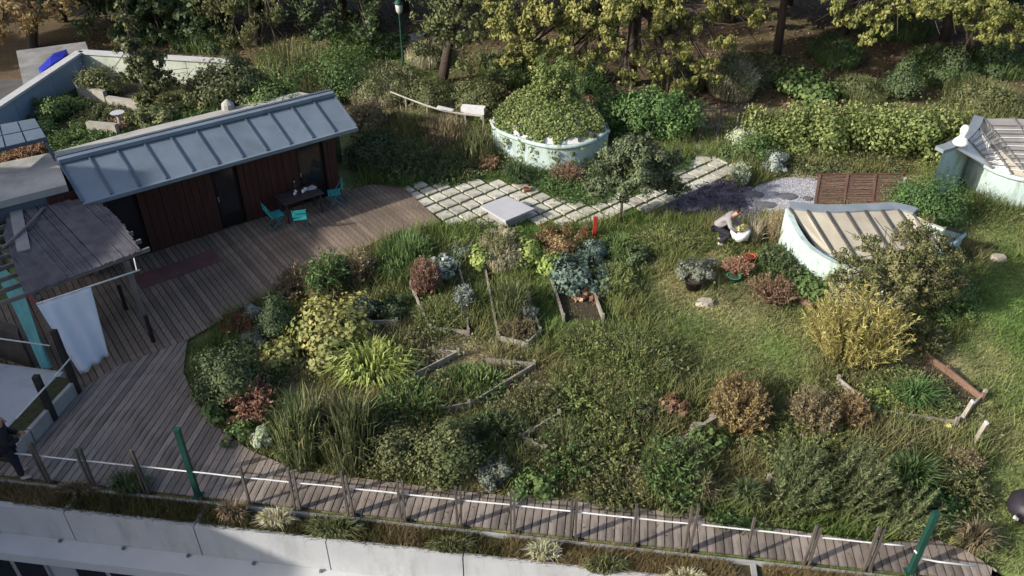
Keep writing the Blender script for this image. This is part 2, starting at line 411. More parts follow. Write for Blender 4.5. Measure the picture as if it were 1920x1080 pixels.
# stone slabs laid in grass
paving = bpy.data.objects.new('paving', None); COL.objects.link(paving); tag(paving, kind='structure')
M_SLAB = mat('stone_slab', (.50, .48, .41), (.41, .395, .33), 2.5, .85, .25, 22, rnd=.2, dirt=((.15, .16, .09), 2.6, .75))
o0 = Vector((1.007, 24.61)); va = Vector((.412, .346)); vb = Vector((.357, -.430))
slab_poly = [G2(*p) for p in [(757, 352), (800, 340), (860, 343), (935, 338), (985, 348), (1030, 362), (1100, 368), (1150, 366), (1198, 364), (1240, 338), (1278, 310), (1296, 296), (1392, 300), (1388, 322), (1350, 342), (1292, 366), (1240, 390), (1180, 400), (1120, 420), (1060, 420), (1000, 424), (930, 425), (870, 420), (832, 422), (800, 392)]]
def slab(cx, cy_, sx, sy, ang):
    r = random.random
    ca, sa = math.cos(ang), math.sin(ang); q = []
    for a, b in ((-1, -1), (1, -1), (1, 1), (-1, 1)):
        a, b = a * sx / 2 + (r() - .5) * .03, b * sy / 2 + (r() - .5) * .03
        q.append((a * ca - b * sa, a * sa + b * ca))
    t = .030 + r() * .014
    MB().hexa([(x, y, -.03) for x, y in q], [(x * .985, y * .985, t) for x, y in q]).build('slab', M_SLAB, paving, loc=(cx, cy_, 0))
for i in range(-16, 16):
    for j in range(-12, 14):
        p = o0 + va * i + vb * j
        if inside(slab_poly, p.x, p.y): slab(p.x, p.y, .44, .455, math.atan2(va.y, va.x) + R(-1 + 2 * random.random()))
gp = G(1303, 303); gx = Vector((.985, -.13)); gy = Vector((.13, .985))
for i in range(3):
    for j in range(6):
        p = Vector((gp.x + .35, gp.y + .3)) + gx * (i * .6) + gy * (j * .58)
        slab(p.x, p.y, .54, .52, math.atan2(gx.y, gx.x))

# gravel garden
M_SLATE = mat('slate_chippings', (.115, .105, .135), (.055, .05, .068), 26, .9, .8, 60, detail=4)
M_GRAV = mat('white_gravel', (.47, .47, .50), (.28, .28, .31), 30, .9, .8, 60, detail=4, dirt=((.25, .24, .27), 2.0, .6))
dark_poly = [G2(*p) for p in [(1235, 405), (1262, 372), (1292, 352), (1345, 336), (1400, 342), (1420, 362), (1432, 392), (1415, 418), (1360, 414), (1300, 402)]]
white_poly = [G2(*p) for p in [(1395, 368), (1420, 348), (1470, 334), (1545, 330), (1700, 333), (1690, 392), (1480, 402), (1440, 398), (1405, 392)]]
slate = MB().prism(dark_poly, -.05, .018).build('slate_bed', M_SLATE); tag(slate, kind='structure')
gravel = MB().prism(white_poly, -.05, .023).build('gravel_bed', M_GRAV); tag(gravel, kind='structure')
M_STEP = mat('dark_stone', (.15, .155, .165), (.11, .112, .12), 5, .7, .2)
for u, v, a, b in [(1413, 367, .36, .26), (1437, 368 + 0, .0, .0), (1475, 370, .36, .24), (1435, 386, .38, .22), (1514, 374, .16, .16)]:
    if a == 0: continue
    p = G(u, v); q = [(a * math.cos(t) * (1 + .12 * math.sin(3 * t)), b * math.sin(t)) for t in np.linspace(0, 6.283, 10)[:-1]]
    MB().prism(q, .0, .055).build('stepping_stone', M_STEP, gravel, loc=p)
# loose pebbles in both beds
def pebbles(name, poly, n, m, parent, smin, smax, seed):
    r = np.random.default_rng(seed); xs_ = [p[0] for p in poly]; ys_ = [p[1] for p in poly]
    x = r.uniform(min(xs_), max(xs_), n); y = r.uniform(min(ys_), max(ys_), n); ok = inside(poly, x, y); x, y = x[ok], y[ok]; n = len(x)
    P = np.stack([x, y, np.full(n, .026)], 1)
    nr = unit(r.normal(size=(n, 3)) * .35 + np.array([0, 0, 1])); ax = np.cross(nr, r.normal(size=(n, 3)))
    s = r.uniform(smin, smax, n)
    o = link(name, np_mesh(name, leaf_quads(P, ax, nr, s, s * .8, r), 4), m, parent); o['kind'] = 'stuff'
pebbles('pebbles', dark_poly, 9000, mat('slate_chip', (.17, .155, .20), (.05, .045, .06), 3, .8), slate, .03, .09, 3)
pebbles('pebbles', white_poly, 12000, mat('pale_chip', (.54, .54, .57), (.34, .34, .37), 3, .8), gravel, .02, .06, 4)
path_poly = [G2(*p) for p in [(690, 97), (735, 76), (775, 62), (800, 60), (790, 72), (745, 88), (705, 104)]]
tag(MB().prism(path_poly, -.06, .02).build('park_path', mat('path', (.36, .36, .35), (.28, .28, .27), 2, .9)), kind='structure')

# ------------------------------------------------------------------ front edge of the terrace building
def along(s, off, z):   # s metres along the railing from x=-9.83, off metres outwards
    return Vector((-9.83 + RX * s + RY * off, 12.05 + RY * s - RX * off, z))
tb = empty('terrace_building', along(0, 0, -6), 'white concrete terrace building edge with planter and windows below the railing', 'building')
def tpart(name, mb, m, parent=tb):
    o = mb.build(name, m, parent); o.matrix_parent_inverse = Matrix.Translation(-Vector(parent_loc(parent))); return o
from mathutils import Matrix
def parent_loc(p):
    v = Vector((0, 0, 0))
    while p: v += p.location; p = p.parent
    return v
def sub(mb, name, m, parent, smooth=False):
    """a part given in world coordinates below an unrotated parent"""
    o = mb.build(name, m, parent, smooth); o.location = -parent_loc(parent); return o
def strip(s0, s1, o0_, o1_, z0, z1):
    return MB().hexa([along(s0, o0_, z0), along(s0, o1_, z0), along(s1, o1_, z0), along(s1, o0_, z0)], [along(s0, o0_, z1), along(s0, o1_, z1), along(s1, o1_, z1), along(s1, o0_, z1)])
M_PLSOIL = mat('planter_soil', (.075, .06, .04), (.05, .055, .025), 6, .95, .5)
sub(strip(-9, 26, .10, .16, -.3, .07), 'kerb', M_CONC, tb)
sub(strip(-9, 26, .16, .62, -.3, -.02), 'planter_soil', M_PLSOIL, tb)
joints = [-9, -3.0, .75, 3.55, 6.3, 9.05, 11.8, 14.6, 17.4, 20.2, 26]
for i in range(len(joints) - 1):
    a, b = joints[i] + .012, joints[i + 1] - .012
    sub(strip(a, b, .62, .74, -.86, .03), 'facade_panel', M_WHITE, tb)
    sub(strip(a - .05, a + .05, .161, .619, -.29, .05), 'planter_divider', M_CONC, tb)
sub(strip(-9, 26, .30, 1.22, -1.12, -.865), 'ledge', mat('white_ledge', (.52, .53, .53), (.46, .47, .47), 1.2, .8, .1, dirt=((.42, .42, .40), 1.6, .4)), tb)
sub(strip(-9, 26, .30, .36, -.9, -.3), 'backing', M_DARK, tb)
for k in range(13):      # little fixing brackets on the ledge
    sub(MB().box(along(-1 + k * 1.42, .80, -.84), (.05, .06, .05), -.13), 'bracket', M_STEP, tb)
M_FRAME = mat('grey_frame', (.33, .33, .33), (.27, .27, .27), 3, .5)
M_GLASS = mat('dark_glass', (.012, .013, .015), (.02, .02, .024), 1, .08, spec=.6)
wz0, wz1, wo = -3.3, -1.12, .98
sub(strip(-9, 26, .36, .90, -6, -1.13), 'lower_wall', mat('lower_wall', (.40, .41, .43), (.33, .34, .36), 1, .8), tb)
for s0, kinds in [(-1.6, 2), (.6, 2), (3.4, 3), (6.4, 3), (9.4, 3), (12.4, 3)]:
    wlen = .78 * kinds
    w = sub(strip(s0, s0 + wlen, .91, .96, wz0, wz1 - .02), 'window', M_FRAME, tb)
    for q in range(kinds):
        sub(strip(s0 + q * .78 + .06, s0 + q * .78 + .72, .961, .975, wz0 + .08, wz1 - .12), 'pane', M_GLASS, w)

# railing along the front: paired wooden posts and a white rope rail
M_POST = mat('grey_timber', (.135, .115, .10), (.075, .065, .055), 3, .85, .5, 25, stretch=(6, 6, .7), rnd=.25)
M_ROPE = mat('white_rail', (.66, .66, .65), (.52, .52, .50), 5, .6, dirt=((.33, .32, .29), 6, .6))
rail = empty('railing', along(0, 0, 0), 'timber post railing with thin white rail along the front deck edge', 'railing')
post_u = [(95, 905), (183, 905), (280, 922), (468, 943), (560, 955), (660, 965), (757, 975), (862, 990), (962, 1003), (1075, 1017), (1183, 1030), (1290, 1043), (1405, 1057), (1515, 1070), (1628, 1085)]
for i, (u, v) in enumerate(post_u):
    x = G(u, v).x; s = (x + 9.83) / RX; hgt = [1.24, 1.2, 1.28][i % 3] + random.uniform(-.04, .04)
    for dx in (-.05, .05):
        b = along(s + dx + random.uniform(-.01, .01), .045, .0); t = along(s + dx * .9 + random.uniform(-.03, .03), .045 + random.uniform(-.03, .03), hgt + random.uniform(-.05, .05))
        if random.random() < .9: sub(MB().beam(b, t, .058, .042), 'post', M_POST, rail)
sub(MB().tube([along(s, .004 * math.sin(s * 1.7), .82 - .010 * abs(math.sin(s * 2.55))) for s in np.linspace(-6, 17.25, 120)], .017, 6), 'rail', M_ROPE, rail, True)
sub(MB().tube([along(17.45, .0, .72), along(17.62, -.02, .5), along(17.9, .02, .5), along(18.6, .02, .49)], .02, 6), 'rail_end', M_ROPE, rail, True)
M_GRN = mat('green_paint', (.014, .062, .046), (.009, .042, .032), 3, .5, .1)
for (u, v, hg, lab) in [(370, 940, 1.98, 'dark green square metal post rising above the front railing at the left'), (1708, 1085, 1.75, 'green square metal post at the right end of the front railing')]:
    p = G(u, v); p = along((p.x + 9.83) / RX, -.02, 0)
    t = empty('metal_post', p, lab, 'post', 'green metal posts in the front railing')
    sub(MB().beam(p, p + Vector((0, 0, hg)), .10, .10), 'shaft', M_GRN, t)
    sub(MB().box(p + Vector((0, 0, hg + .012)), (.112, .112, .02), 0), 'cap', M_GRN, t)
    sub(MB().box(p + Vector((0, 0, .068)), (.2, .2, .016), 0), 'foot_plate', M_GRN, t)

# left edge: low concrete upstand, posts and white rail, pale roof beyond
lp = [G(150, 740), G(105, 790), G(62, 838)]
lw = empty('edge_wall', lp[0], 'low pale concrete upstand with mossy planter at the left deck edge', 'wall')
dl = (lp[2] - lp[0]).normalized(); nl = Vector((dl.y, -dl.x, 0))
if nl.x > 0: nl = -nl
for k, (a, b) in enumerate([(0.05, .83), (.89, 1.62), (1.66, 2.2)]):
    p, q = lp[0] + dl * a, lp[0] + dl * b
    sub(MB().hexa([p, q, q + nl * .1, p + nl * .1], [v + Vector((0, 0, .42)) for v in (p, q, q + nl * .1, p + nl * .1)]), 'concrete_block', M_CONC, lw)
p, q = lp[0] - dl * .1 + nl * .1, lp[0] + dl * 2.3 + nl * .1
sub(MB().hexa([p, q, q + nl * .45, p + nl * .45], [v + Vector((0, 0, .40)) for v in (p, q, q + nl * .45, p + nl * .45)]), 'moss_bed', mat('moss', (.055, .06, .022), (.035, .035, .018), 8, .95, .6), lw)
p, q = lp[0] - dl * .35 + nl * .56, lp[0] + dl * 2.3 + nl * .56
tag(MB().hexa([p, q, q + nl * 6, p + nl * 6], [v + Vector((0, 0, .34)) for v in (p, q, q + nl * 6, p + nl * 6)]).build('flat_roof', M_WHITE), 'pale flat roof beyond the mossy upstand at the left edge', 'roof')
lr = empty('side_railing', lp[0], 'black timber posts with white rail beside the white curtain', 'railing')
sub(MB().beam(lp[0] + nl * .02, lp[0] + nl * .02 + Vector((0, 0, 1.95)), .12, .12), 'post', mat('black_timber', (.03, .027, .025), (.02, .018, .017), 4, .8), lr)
sub(MB().beam(lp[1] + nl * .02, lp[1] + nl * .02 + Vector((0, 0, 1.38)), .13, .13), 'post', MATS['black_timber'], lr)
a = G(135, 668, 1.25); b = G(30, 785, 1.0)
sub(MB().tube([a, a.lerp(b, .5) + Vector((0, 0, -.02)), b], .02, 6), 'rail', M_ROPE, lr, True)
a = G(0, 635, 1.5); b = G(93, 648, 1.5)
sub(MB().tube([a - (b - a), b], .018, 6), 'cross_rail', M_ROPE, lr, True)

# ------------------------------------------------------------------ the red house with a metal roof
EZ, TZ = 2.5, 3.0
e0, e1 = G(155, 380, EZ), G(668, 237, EZ); t0_, t1_ = G(110, 305, TZ), G(625, 178, TZ)
house = empty('garden_house', Vector((WPX, WPL, 0)) - HD * 4, 'dark red timber house with pitched blue grey metal roof beside the deck', 'house')
M_RED = mat('dark_red_timber', (.062, .022, .016), (.036, .013, .010), 2, .6, .3, 18, stretch=(8, 8, .5))
M_DOOR = mat('dark_door', (.012, .010, .010), (.018, .014, .014), 2, .35)
M_ZINC = mat('blue_grey_metal', (.185, .23, .275), (.15, .19, .23), 1.3, .45, .1, 5, rnd=.1, metal=.25, dirt=((.13, .15, .165), 1.8, .65))
M_ZDK = mat('dark_metal_edge', (.10, .13, .16), (.075, .10, .125), 2, .5, metal=.2)
w1 = Vector((WPX, WPL, 0)); w0 = w1 - HD * 8.6
def hbox(a0, a1, d0, d1, z0, z1):   # along the wall from its right end (leftwards), d: out of the wall
    q = [w1 - HD * a0 + HN * d0, w1 - HD * a1 + HN * d0, w1 - HD * a1 + HN * d1, w1 - HD * a0 + HN * d1]
    return MB().hexa([(p.x, p.y, z0) for p in q], [(p.x, p.y, z1) for p in q])
a = 0.0
panels = [.42, .95, .95, 1.0, .8, 1.1, 1.1, 1.1, 1.1]; isdoor = [0, 1, 0, 0, 1, 0, 0, 1, 0]
for w_, dd in zip(panels, isdoor):
    if dd:
        d_ = sub(hbox(a + .03, a + w_ - .03, -.2, -.12, .06, 2.2), 'door', M_DOOR, house)
        sub(hbox(a + .1, a + w_ - .1, -.118, -.112, .5, 2.05), 'pane', M_GLASS, d_)
        sub(hbox(a + w_ - .1, a + w_ - .07, -.12, -.06, 1.0, 1.14), 'handle', M_FRAME, d_)
        sub(hbox(a, a + w_, -.2, -.02, 2.2, 2.62), 'lintel', M_RED, house)
    else:
        nb = max(3, int(w_ / .2)); bw = w_ / nb
        for k in range(nb):
            sub(hbox(a + k * bw + .006, a + (k + 1) * bw - .006, -.12, -.0 + .008 * (k % 2), .05, 2.62), 'wall_board', M_RED, house)
    a += w_
sub(hbox(-.02, 8.62, -2.4, -.21, .0, 2.64), 'core', M_RED, house)
NP = 11
eu = (e1 - e0); tu = (t1_ - t0_)
roofn = eu.cross(t0_ - e0).normalized()
if roofn.z < 0: roofn = -roofn
rf = sub(MB().hexa([e0 - roofn * .10, e1 - roofn * .10, t1_ - roofn * .10, t0_ - roofn * .10], [e0 - roofn * .03, e1 - roofn * .03, t1_ - roofn * .03, t0_ - roofn * .03]), 'roof', M_ZDK, house)
for k in range(NP):
    f0, f1 = k / NP, (k + 1) / NP; gp_ = .018
    q = [e0 + eu * (f0 + .002), e0 + eu * (f1 - .002), t0_ + tu * (f1 - .002), t0_ + tu * (f0 + .002)]
    c = sum(q, Vector()) / 4; q = [c + (p - c) * .992 for p in q]
    sub(MB().hexa([p - roofn * .027 for p in q], [p for p in q]), 'roof_panel', M_ZINC, rf)
for k in range(NP + 1):
    f = k / NP; p, q = e0 + eu * f, t0_ + tu * f
    sub(MB().beam(p + roofn * .025, q + roofn * .025, .05, .05, roofn), 'standing_seam', M_ZDK if k % 1 == 0 else M_ZINC, rf)
sub(MB().beam(e0 + HN * .05 - Vector((0, 0, .05)), e1 + HN * .05 - Vector((0, 0, .05)), .14, .11), 'gutter', M_ZINC, rf)
sub(MB().beam(t0_ + Vector((0, 0, .06)), t1_ + Vector((0, 0, .06)), .24, .12), 'ridge_cap', M_ZINC, rf)
sub(MB().beam(t0_ - HN * .15 - HD * .02 + Vector((0, 0, .0)), t1_ - HN * .15 + Vector((0, 0, .0)), .12, .3), 'ridge_upstand', M_ZDK, rf)
# concrete flat roof behind and left of the metal roof
M_FLAT = mat('roof_concrete', (.40, .39, .36), (.31, .30, .28), 1.1, .9, .3, 16, dirt=((.17, .165, .15), 1.3, .7))
fz = 2.86
q = [G2(622, 183, fz), G2(560, 172, fz), G2(530, 180, fz), G2(410, 207, fz), G2(260, 243, fz), G2(100, 285, fz), G2(-60, 318, fz), G2(-80, 398, fz), G2(125, 346, fz), G2(112, 312, fz)]
sub(MB().prism(q, 2.66, fz), 'flat_roof', M_FLAT, house)
sub(MB().prism([G2(-80, 396, fz), G2(124, 345, fz), G2(120, 335, fz), G2(-80, 386, fz)], 2.25, 2.655), 'fascia', M_ZDK, house)
for u, v in [(285, 250), (463, 205), (608, 178)]:    # little roof brackets and vents
    p = G(u, v, fz); sub(MB().beam(p, p + HN * .55 + Vector((0, 0, .12)), .05, .05), 'bracket', M_ZDK, house)
p = G(428, 203, fz); sub(MB().lathe(p, [(.22, 0), (.2, .16), (.08, .26), (.03, .3)], 10), 'vent_cowl', M_FLAT, house)
# faded red mat along the house
mq = [G2(*p) for p in [(268, 545), (418, 492), (400, 472), (250, 522)]]
tag(MB().prism(mq, .062, .075).build('floor_mat', mat('faded_red', (.17, .075, .072), (.11, .058, .055), 2.5, .9, .2, 20)), 'long faded red mat on the deck by the house wall', 'mat')

# raised garden behind the house
M_LAWN = colmat('upper_lawn')
uz = 2.55
upoly = [G2(626, 178, uz), G2(480, 150, uz), G2(455, 132, uz), G2(150, 138, uz), G2(-60, 262, uz), G2(-120, 330, uz), G2(100, 290, uz), G2(400, 215, uz)]
me = MB().prism(upoly, 0, uz).mesh('raised_garden'); colr = np.tile(np.array((.075, .078, .035), dtype=np.float32), (len(me.vertices), 1))
c4 = np.ones((len(me.vertices), 4), dtype=np.float32); c4[:, :3] = colr
me.attributes.new('col', 'FLOAT_COLOR', 'POINT').data.foreach_set('color', c4.ravel())
tag(link('raised_terrain', me, M_LAWN), kind='structure')
gwall = empty('garden_wall', G(150, 97, 3.5) - Vector((0, 0, 1)), 'pale garden wall with white coping around the raised garden', 'wall')
M_MINTW = mat('pale_green_wall', (.50, .54, .46), (.40, .45, .38), 1.4, .85, .2, dirt=((.22, .25, .17), 1.6, .7))
M_BLUEW = mat('blue_grey_wall', (.23, .29, .36), (.19, .24, .31), 1, .8)
cz = 3.5
c0, c1, c2 = G(-60, 236, cz), G(150, 97, cz), G(450, 116, cz)
for pa, pb, m_, nm in [(c0, c1, M_BLUEW, 'wall'), (c1, c2, M_MINTW, 'wall')]:
    d = (pb - pa).normalized(); n_ = Vector((-d.y, d.x, 0))
    L_ = (pb - pa).length; k = max(2, int(L_ / 1.9))
    for i in range(k):
        a_, b_ = pa + d * (L_ * i / k + .008), pa + d * (L_ * (i + 1) / k - .008)
        a_.z = b_.z = (cz + 1.5) / 2 - .03
        sub(MB().beam(a_ - Vector((0, 0, 0)), b_, .16, cz - 1.56), 'wall_panel', m_, gwall)
    ia, ib = pa.copy(), pb.copy(); ia.z = ib.z = cz + .0
    sub(MB().beam(ia, ib, .30, .075), 'coping', M_WHITE, gwall)
# sheds beyond the wall: pale concrete and blue tarpaulin
p = G(100, 130, 2.6)
tag(MB().prism([G2(30, 95, 2.6), G2(160, 78, 2.6), G2(175, 120, 2.6), G2(50, 190, 2.6)], 0, 2.6).build('concrete_shed', mat('shaded_stained_concrete', (.25, .25, .24), (.17, .17, .165), 1.4, .9, dirt=((.10, .095, .085), 2, .7))), 'pale concrete shed roof beyond the garden wall at far left', 'shed')  # shed concrete toned down to stand in for shadow lying on it
tq = [G(72, 128, 2.75), G(100, 100, 2.85), G(125, 92, 2.8), G(118, 108, 3.0), G(95, 122, 2.95), G(80, 134, 2.8)]
tv = MB(); cc = sum(tq, Vector()) / 6 + Vector((0, 0, .15)); tv.add(tq + [cc] + [p_ - Vector((0, 0, .3)) for p_ in tq], [(i, (i + 1) % 6, 6) for i in range(6)] + [(i, 7 + i, 7 + (i + 1) % 6, (i + 1) % 6) for i in range(6)])
tag(tv.build('tarpaulin', mat('blue_tarp', (.02, .03, .35), (.012, .02, .24), 6, .45, .6, 9)), 'crumpled bright blue tarpaulin on the concrete shed beyond the garden wall', 'tarpaulin')
tag(MB().prism([G2(-60, 150, 2.3), G2(40, 148, 2.3), G2(58, 190, 2.3), G2(-60, 260, 2.3)], 0, 2.3).build('dark_shed', mat('dark_felt', (.10, .095, .09), (.07, .068, .065), 2, .9)), 'dark felt shed roof at the far left edge beyond the wall', 'shed')
# small metal roof on a post at the left edge
sr = empty('metal_canopy', G(60, 275, 2.9), 'small blue grey metal canopy on a dark post at the left edge', 'canopy')
ca, cb, cc_, cd = G(-70, 246, 3.9), G(66, 222, 3.9), G(88, 258, 3.6), G(-70, 296, 3.6)
nn = (cb - ca).cross(cd - ca).normalized(); nn = nn if nn.z > 0 else -nn
sub(MB().hexa([p_ - nn * .1 for p_ in (cd, cc_, cb, ca)], [p_ - nn * .02 for p_ in (cd, cc_, cb, ca)]), 'deck_plate', M_ZDK, sr)
for i in range(4):
    for j in range(2):
        f0, f1 = i / 4, (i + 1) / 4; g0, g1 = j / 2, (j + 1) / 2
        L_ = lambda f, g: ca.lerp(cb, f).lerp(cd.lerp(cc_, f), g)
        q = [L_(f0 + .01, g0 + .02), L_(f1 - .01, g0 + .02), L_(f1 - .01, g1 - .02), L_(f0 + .01, g1 - .02)]
        sub(MB().hexa([p_ - nn * .019 for p_ in q], [p_ + nn * .02 for p_ in q]), 'roof_panel', M_ZINC, sr)
b = G(105, 300, 2.87); sub(MB().beam(cc_ - Vector((.1, 0, .12)), b, .07, .07), 'post', M_ZDK, sr)
sub(MB().beam(ca.lerp(cd, .5) + Vector((.6, 0, -.1)), ca.lerp(cd, .5) + Vector((.6, 0, -1.0)), .07, .07), 'post', M_ZDK, sr)

# pergola with reed mat
pz = 2.42
perg = empty('pergola', G(150, 740), 'timber pergola with grey reed mat roof at the left of the deck', 'pergola')
M_REED = mat('reed', (.12, .115, .13), (.075, .07, .08), 3, .9, .4, 30, stretch=(1, 1, 1), rnd=.1)
M_RAFT = mat('pergola_timber', (.20, .18, .165), (.12, .108, .10), 3, .85, .3)
ra, rb_ = G(50, 552, pz - .08), G(282, 466, pz - .08); rdir = (rb_ - ra).normalized(); rperp = Vector((-rdir.y, rdir.x, 0))
for k in range(8):
    o_ = rperp * (k * .52); l0, l1 = -.55, (rb_ - ra).length - .02
    sub(MB().beam(ra + o_ + rdir * l0, ra + o_ + rdir * l1, .05, .11), 'rafter', M_RAFT, perg)
mp = [G2(*p, pz) for p in [(48, 552), (262, 470), (232, 425), (205, 392), (160, 372), (60, 385), (18, 398), (8, 440)]]
V = MB(); r_ = random.Random(4)
ds = [Vector((p[0], p[1], 0)).dot(rdir) for p in mp]; d = min(ds)
rd = [(-rperp.x, -rperp.y)]
while d < max(ds):
    q = clip(clip(mp, (rdir.x, rdir.y), d + .017, True), (rdir.x, rdir.y), d - .017, False)
    if len(q) >= 3 and abs(poly_area(q)) > .005:
        tt = [p[0] * rperp.x + p[1] * rperp.y for p in q]; lo, hi = min(tt) - r_.uniform(0, .06), max(tt) + r_.uniform(-.02, .04)
        z_ = pz + r_.uniform(-.012, .012); c_ = rdir * d
        V.beam((c_ + rperp * lo) + Vector((0, 0, z_)), (c_ + rperp * hi) + Vector((0, 0, z_ + r_.uniform(-.02, .02))), .03, .022)
    d += .036
rm = sub(V, 'reed_mat', M_REED, perg); rm['kind'] = 'stuff'
sub(MB().beam(G(45, 470, pz + .03), G(28, 388, pz + .03), .3, .04), 'plank', mat('pale_plank', (.27, .265, .26), (.2, .2, .2), 3, .8), perg)
sub(MB().tube([G(5, 465, pz + .08), G(50, 425, pz + .1), G(82, 390, pz + .06)], .035, 5), 'branch', M_RAFT, perg)
for k in (0, 7):
    sub(MB().beam(ra + rperp * (.52 * k) + rdir * .2 - Vector((0, 0, .06)), ra + rperp * (.52 * k) + rdir * .2 - Vector((0, 0, pz - .1)), .11, .11), 'post', M_RAFT, perg)
    sub(MB().beam(ra + rperp * (.52 * k) + rdir * 2.3 - Vector((0, 0, .06)), ra + rperp * (.52 * k) + rdir * 2.3 - Vector((0, 0, pz - .1)), .11, .11), 'post', M_RAFT, perg)
sub(MB().beam(ra + rdir * .2 - Vector((0, 0, .12)) - rperp * .1, ra + rdir * .2 - Vector((0, 0, .12)) + rperp * 3.8, .07, .14), 'beam', M_RAFT, perg)
sub(MB().beam(ra + rdir * 2.3 - Vector((0, 0, .12)) - rperp * .1, ra + rdir * 2.3 - Vector((0, 0, .12)) + rperp * 3.8, .07, .14), 'beam', M_RAFT, perg)
pa_, pb_ = G(68, 570, 2.15), G(262, 506, 2.15)
sub(MB().tube([pa_, pb_], .022, 6), 'curtain_pole', M_ROPE, perg, True)
sub(MB().tube([pb_ - (pb_ - pa_) * .03, G(251, 484, 2.34)], .015, 5), 'pole_bracket', M_ROPE, perg)
sub(MB().tube([pa_, pa_.lerp(G(48, 552, 2.35), 1)], .015, 5), 'pole_bracket', mat('red_paint', (.35, .02, .02), (.28, .015, .015), 4, .5), perg)
def cloth(name, top0, top1, bot0, bot1, m, amp, waves, label, cat):
    nu, nv = 36, 16; Vv = []; F_ = []
    nrm_ = (top1 - top0).cross(Vector((0, 0, -1))).normalized()
    for j in range(nv + 1):
        for i in range(nu + 1):
            f, g = i / nu, j / nv
            p_ = top0.lerp(top1, f).lerp(bot0.lerp(bot1, f), g)
            k_ = amp * (.25 + .75 * g) * math.sin(f * waves * 6.283 + 1.2 * math.sin(g * 2 + f * 3)) + amp * .8 * math.sin(g * 3.1) * math.sin(f * 3)
            Vv.append(p_ + nrm_ * k_)
    for j in range(nv):
        for i in range(nu):
            a_ = j * (nu + 1) + i; F_.append((a_, a_ + 1, a_ + nu + 2, a_ + nu + 1))
    o = MB(top0).add(Vv, F_).build(name, m, None, True, loc=top0)
    md = o.modifiers.new('thickness', 'SOLIDIFY'); md.thickness = .006
    tag(o, label, cat)
M_CURT = mat('white_cloth', (.66, .70, .76), (.60, .64, .70), 2, .9)
ct = pa_.lerp(pb_, .51)
cloth('curtain', pa_ + Vector((0, 0, -.01)), ct + Vector((0, 0, -.01)), G(152, 704, .22), G(203, 665, .30), M_CURT, .05, 3, 'white cloth curtain hanging from the pergola pole over the deck', 'curtain')
M_TEAL = mat('teal_cloth', (.13, .36, .36), (.09, .28, .28), 3, .9)
cloth('curtain', G(-30, 470, 2.25), G(38, 530, 2.2), G(78, 690, .5), G(97, 690, .45), M_TEAL, .05, 3, 'teal cloth curtain hanging at the left side of the pergola', 'curtain')
tag(MB().prism([G2(-90, 640, .1), G2(60, 688, .1), G2(58, 670, .1), G2(-90, 622, .1)], .0, 1.1).build('timber_screen', mat('brown_screen', (.10, .085, .07), (.06, .05, .042), 3, .9)), 'brown timber screen behind the teal curtain at the left edge', 'screen')
for u, v, hg, lab in [(237, 580, .75, 'short dark bollard on the deck near the red mat'), (288, 640, .8, 'short dark bollard on the deck nearer the shrubs')]:
    p = G(u, v, .06); b_ = empty('bollard', p, lab, 'bollard', 'dark bollards on the deck')
    sub(MB().lathe(p, [(.06, 0), (.055, .1), (.05, hg - .06), (.052, hg)], 8), 'shaft', mat('bollard_dark', (.02, .018, .018), rough=.6), b_)
    sub(MB().lathe(p + Vector((0, 0, hg + .001)), [(.06, 0), (.06, .03), (.02, .05)], 8), 'cap', MATS['bollard_dark'], b_)

# neighbouring block that stands out of frame on the left and shades the deck
nb_ = empty('apartment_block', (-25, -3, -6), 'tall pale apartment block left of the terrace', 'building')
M_BLK = mat('block_render', (.45, .44, .42), (.38, .37, .35), .8, .85)
sub(MB().box((-25.5, .5, .95), (11, 33, 13.9)), 'wall', M_BLK, nb_)
sub(MB().box((-25.5, .5, 7.96), (11.3, 33.3, .1)), 'roof', M_CONC, nb_)
for fl in range(3):
    for k in range(9):
        w_ = sub(MB().box((-19.98, -14 + k * 3.4, -4 + fl * 3.6), (.06, 1.6, 1.7)), 'window', M_FRAME, nb_)
        sub(MB().box((-19.945, -14 + k * 3.4, -4 + fl * 3.6), (.02, 1.4, 1.5)), 'pane', M_GLASS, w_)
# ------------------------------------------------------------------ light wells with glazed roofs
M_MINT = mat('mint_render', (.44, .54, .52), (.38, .475, .455), 1.3, .9, .3, 16, dirt=((.17, .20, .15), 3.2, .85, (1.2, 1.2, .3)))
M_COPE = mat('grey_coping', (.22, .25, .28), (.17, .20, .23), 2, .6, .1)
M_BAR = mat('glazing_bar', (.085, .08, .075), (.05, .05, .05), 3, .6)
M_PANE = mat('whitewashed_pane', (.42, .39, .31), (.33, .30, .235), 1.6, .5, .05, dirt=((.30, .27, .20), 2.2, .6))
M_PANEW = mat('white_pane', (.66, .66, .63), (.55, .55, .53), 1.6, .5, .05, dirt=((.34, .34, .32), 2.5, .6))
M_PANEG = mat('grey_board', (.26, .25, .24), (.21, .20, .195), 1.6, .85)
def smoothp(P, k=5):
    out = []
    for i in range(len(P) - 1):
        p0, p1, p2, p3 = P[max(i - 1, 0)], P[i], P[i + 1], P[min(i + 2, len(P) - 1)]
        for j in range(k):
            t = j / k; out.append(.5 * ((2 * p1) + (p2 - p0) * t + (2 * p0 - 5 * p1 + 4 * p2 - p3) * t * t + (3 * p1 - p0 - 3 * p2 + p3) * t ** 3))
    return out + [P[-1]]
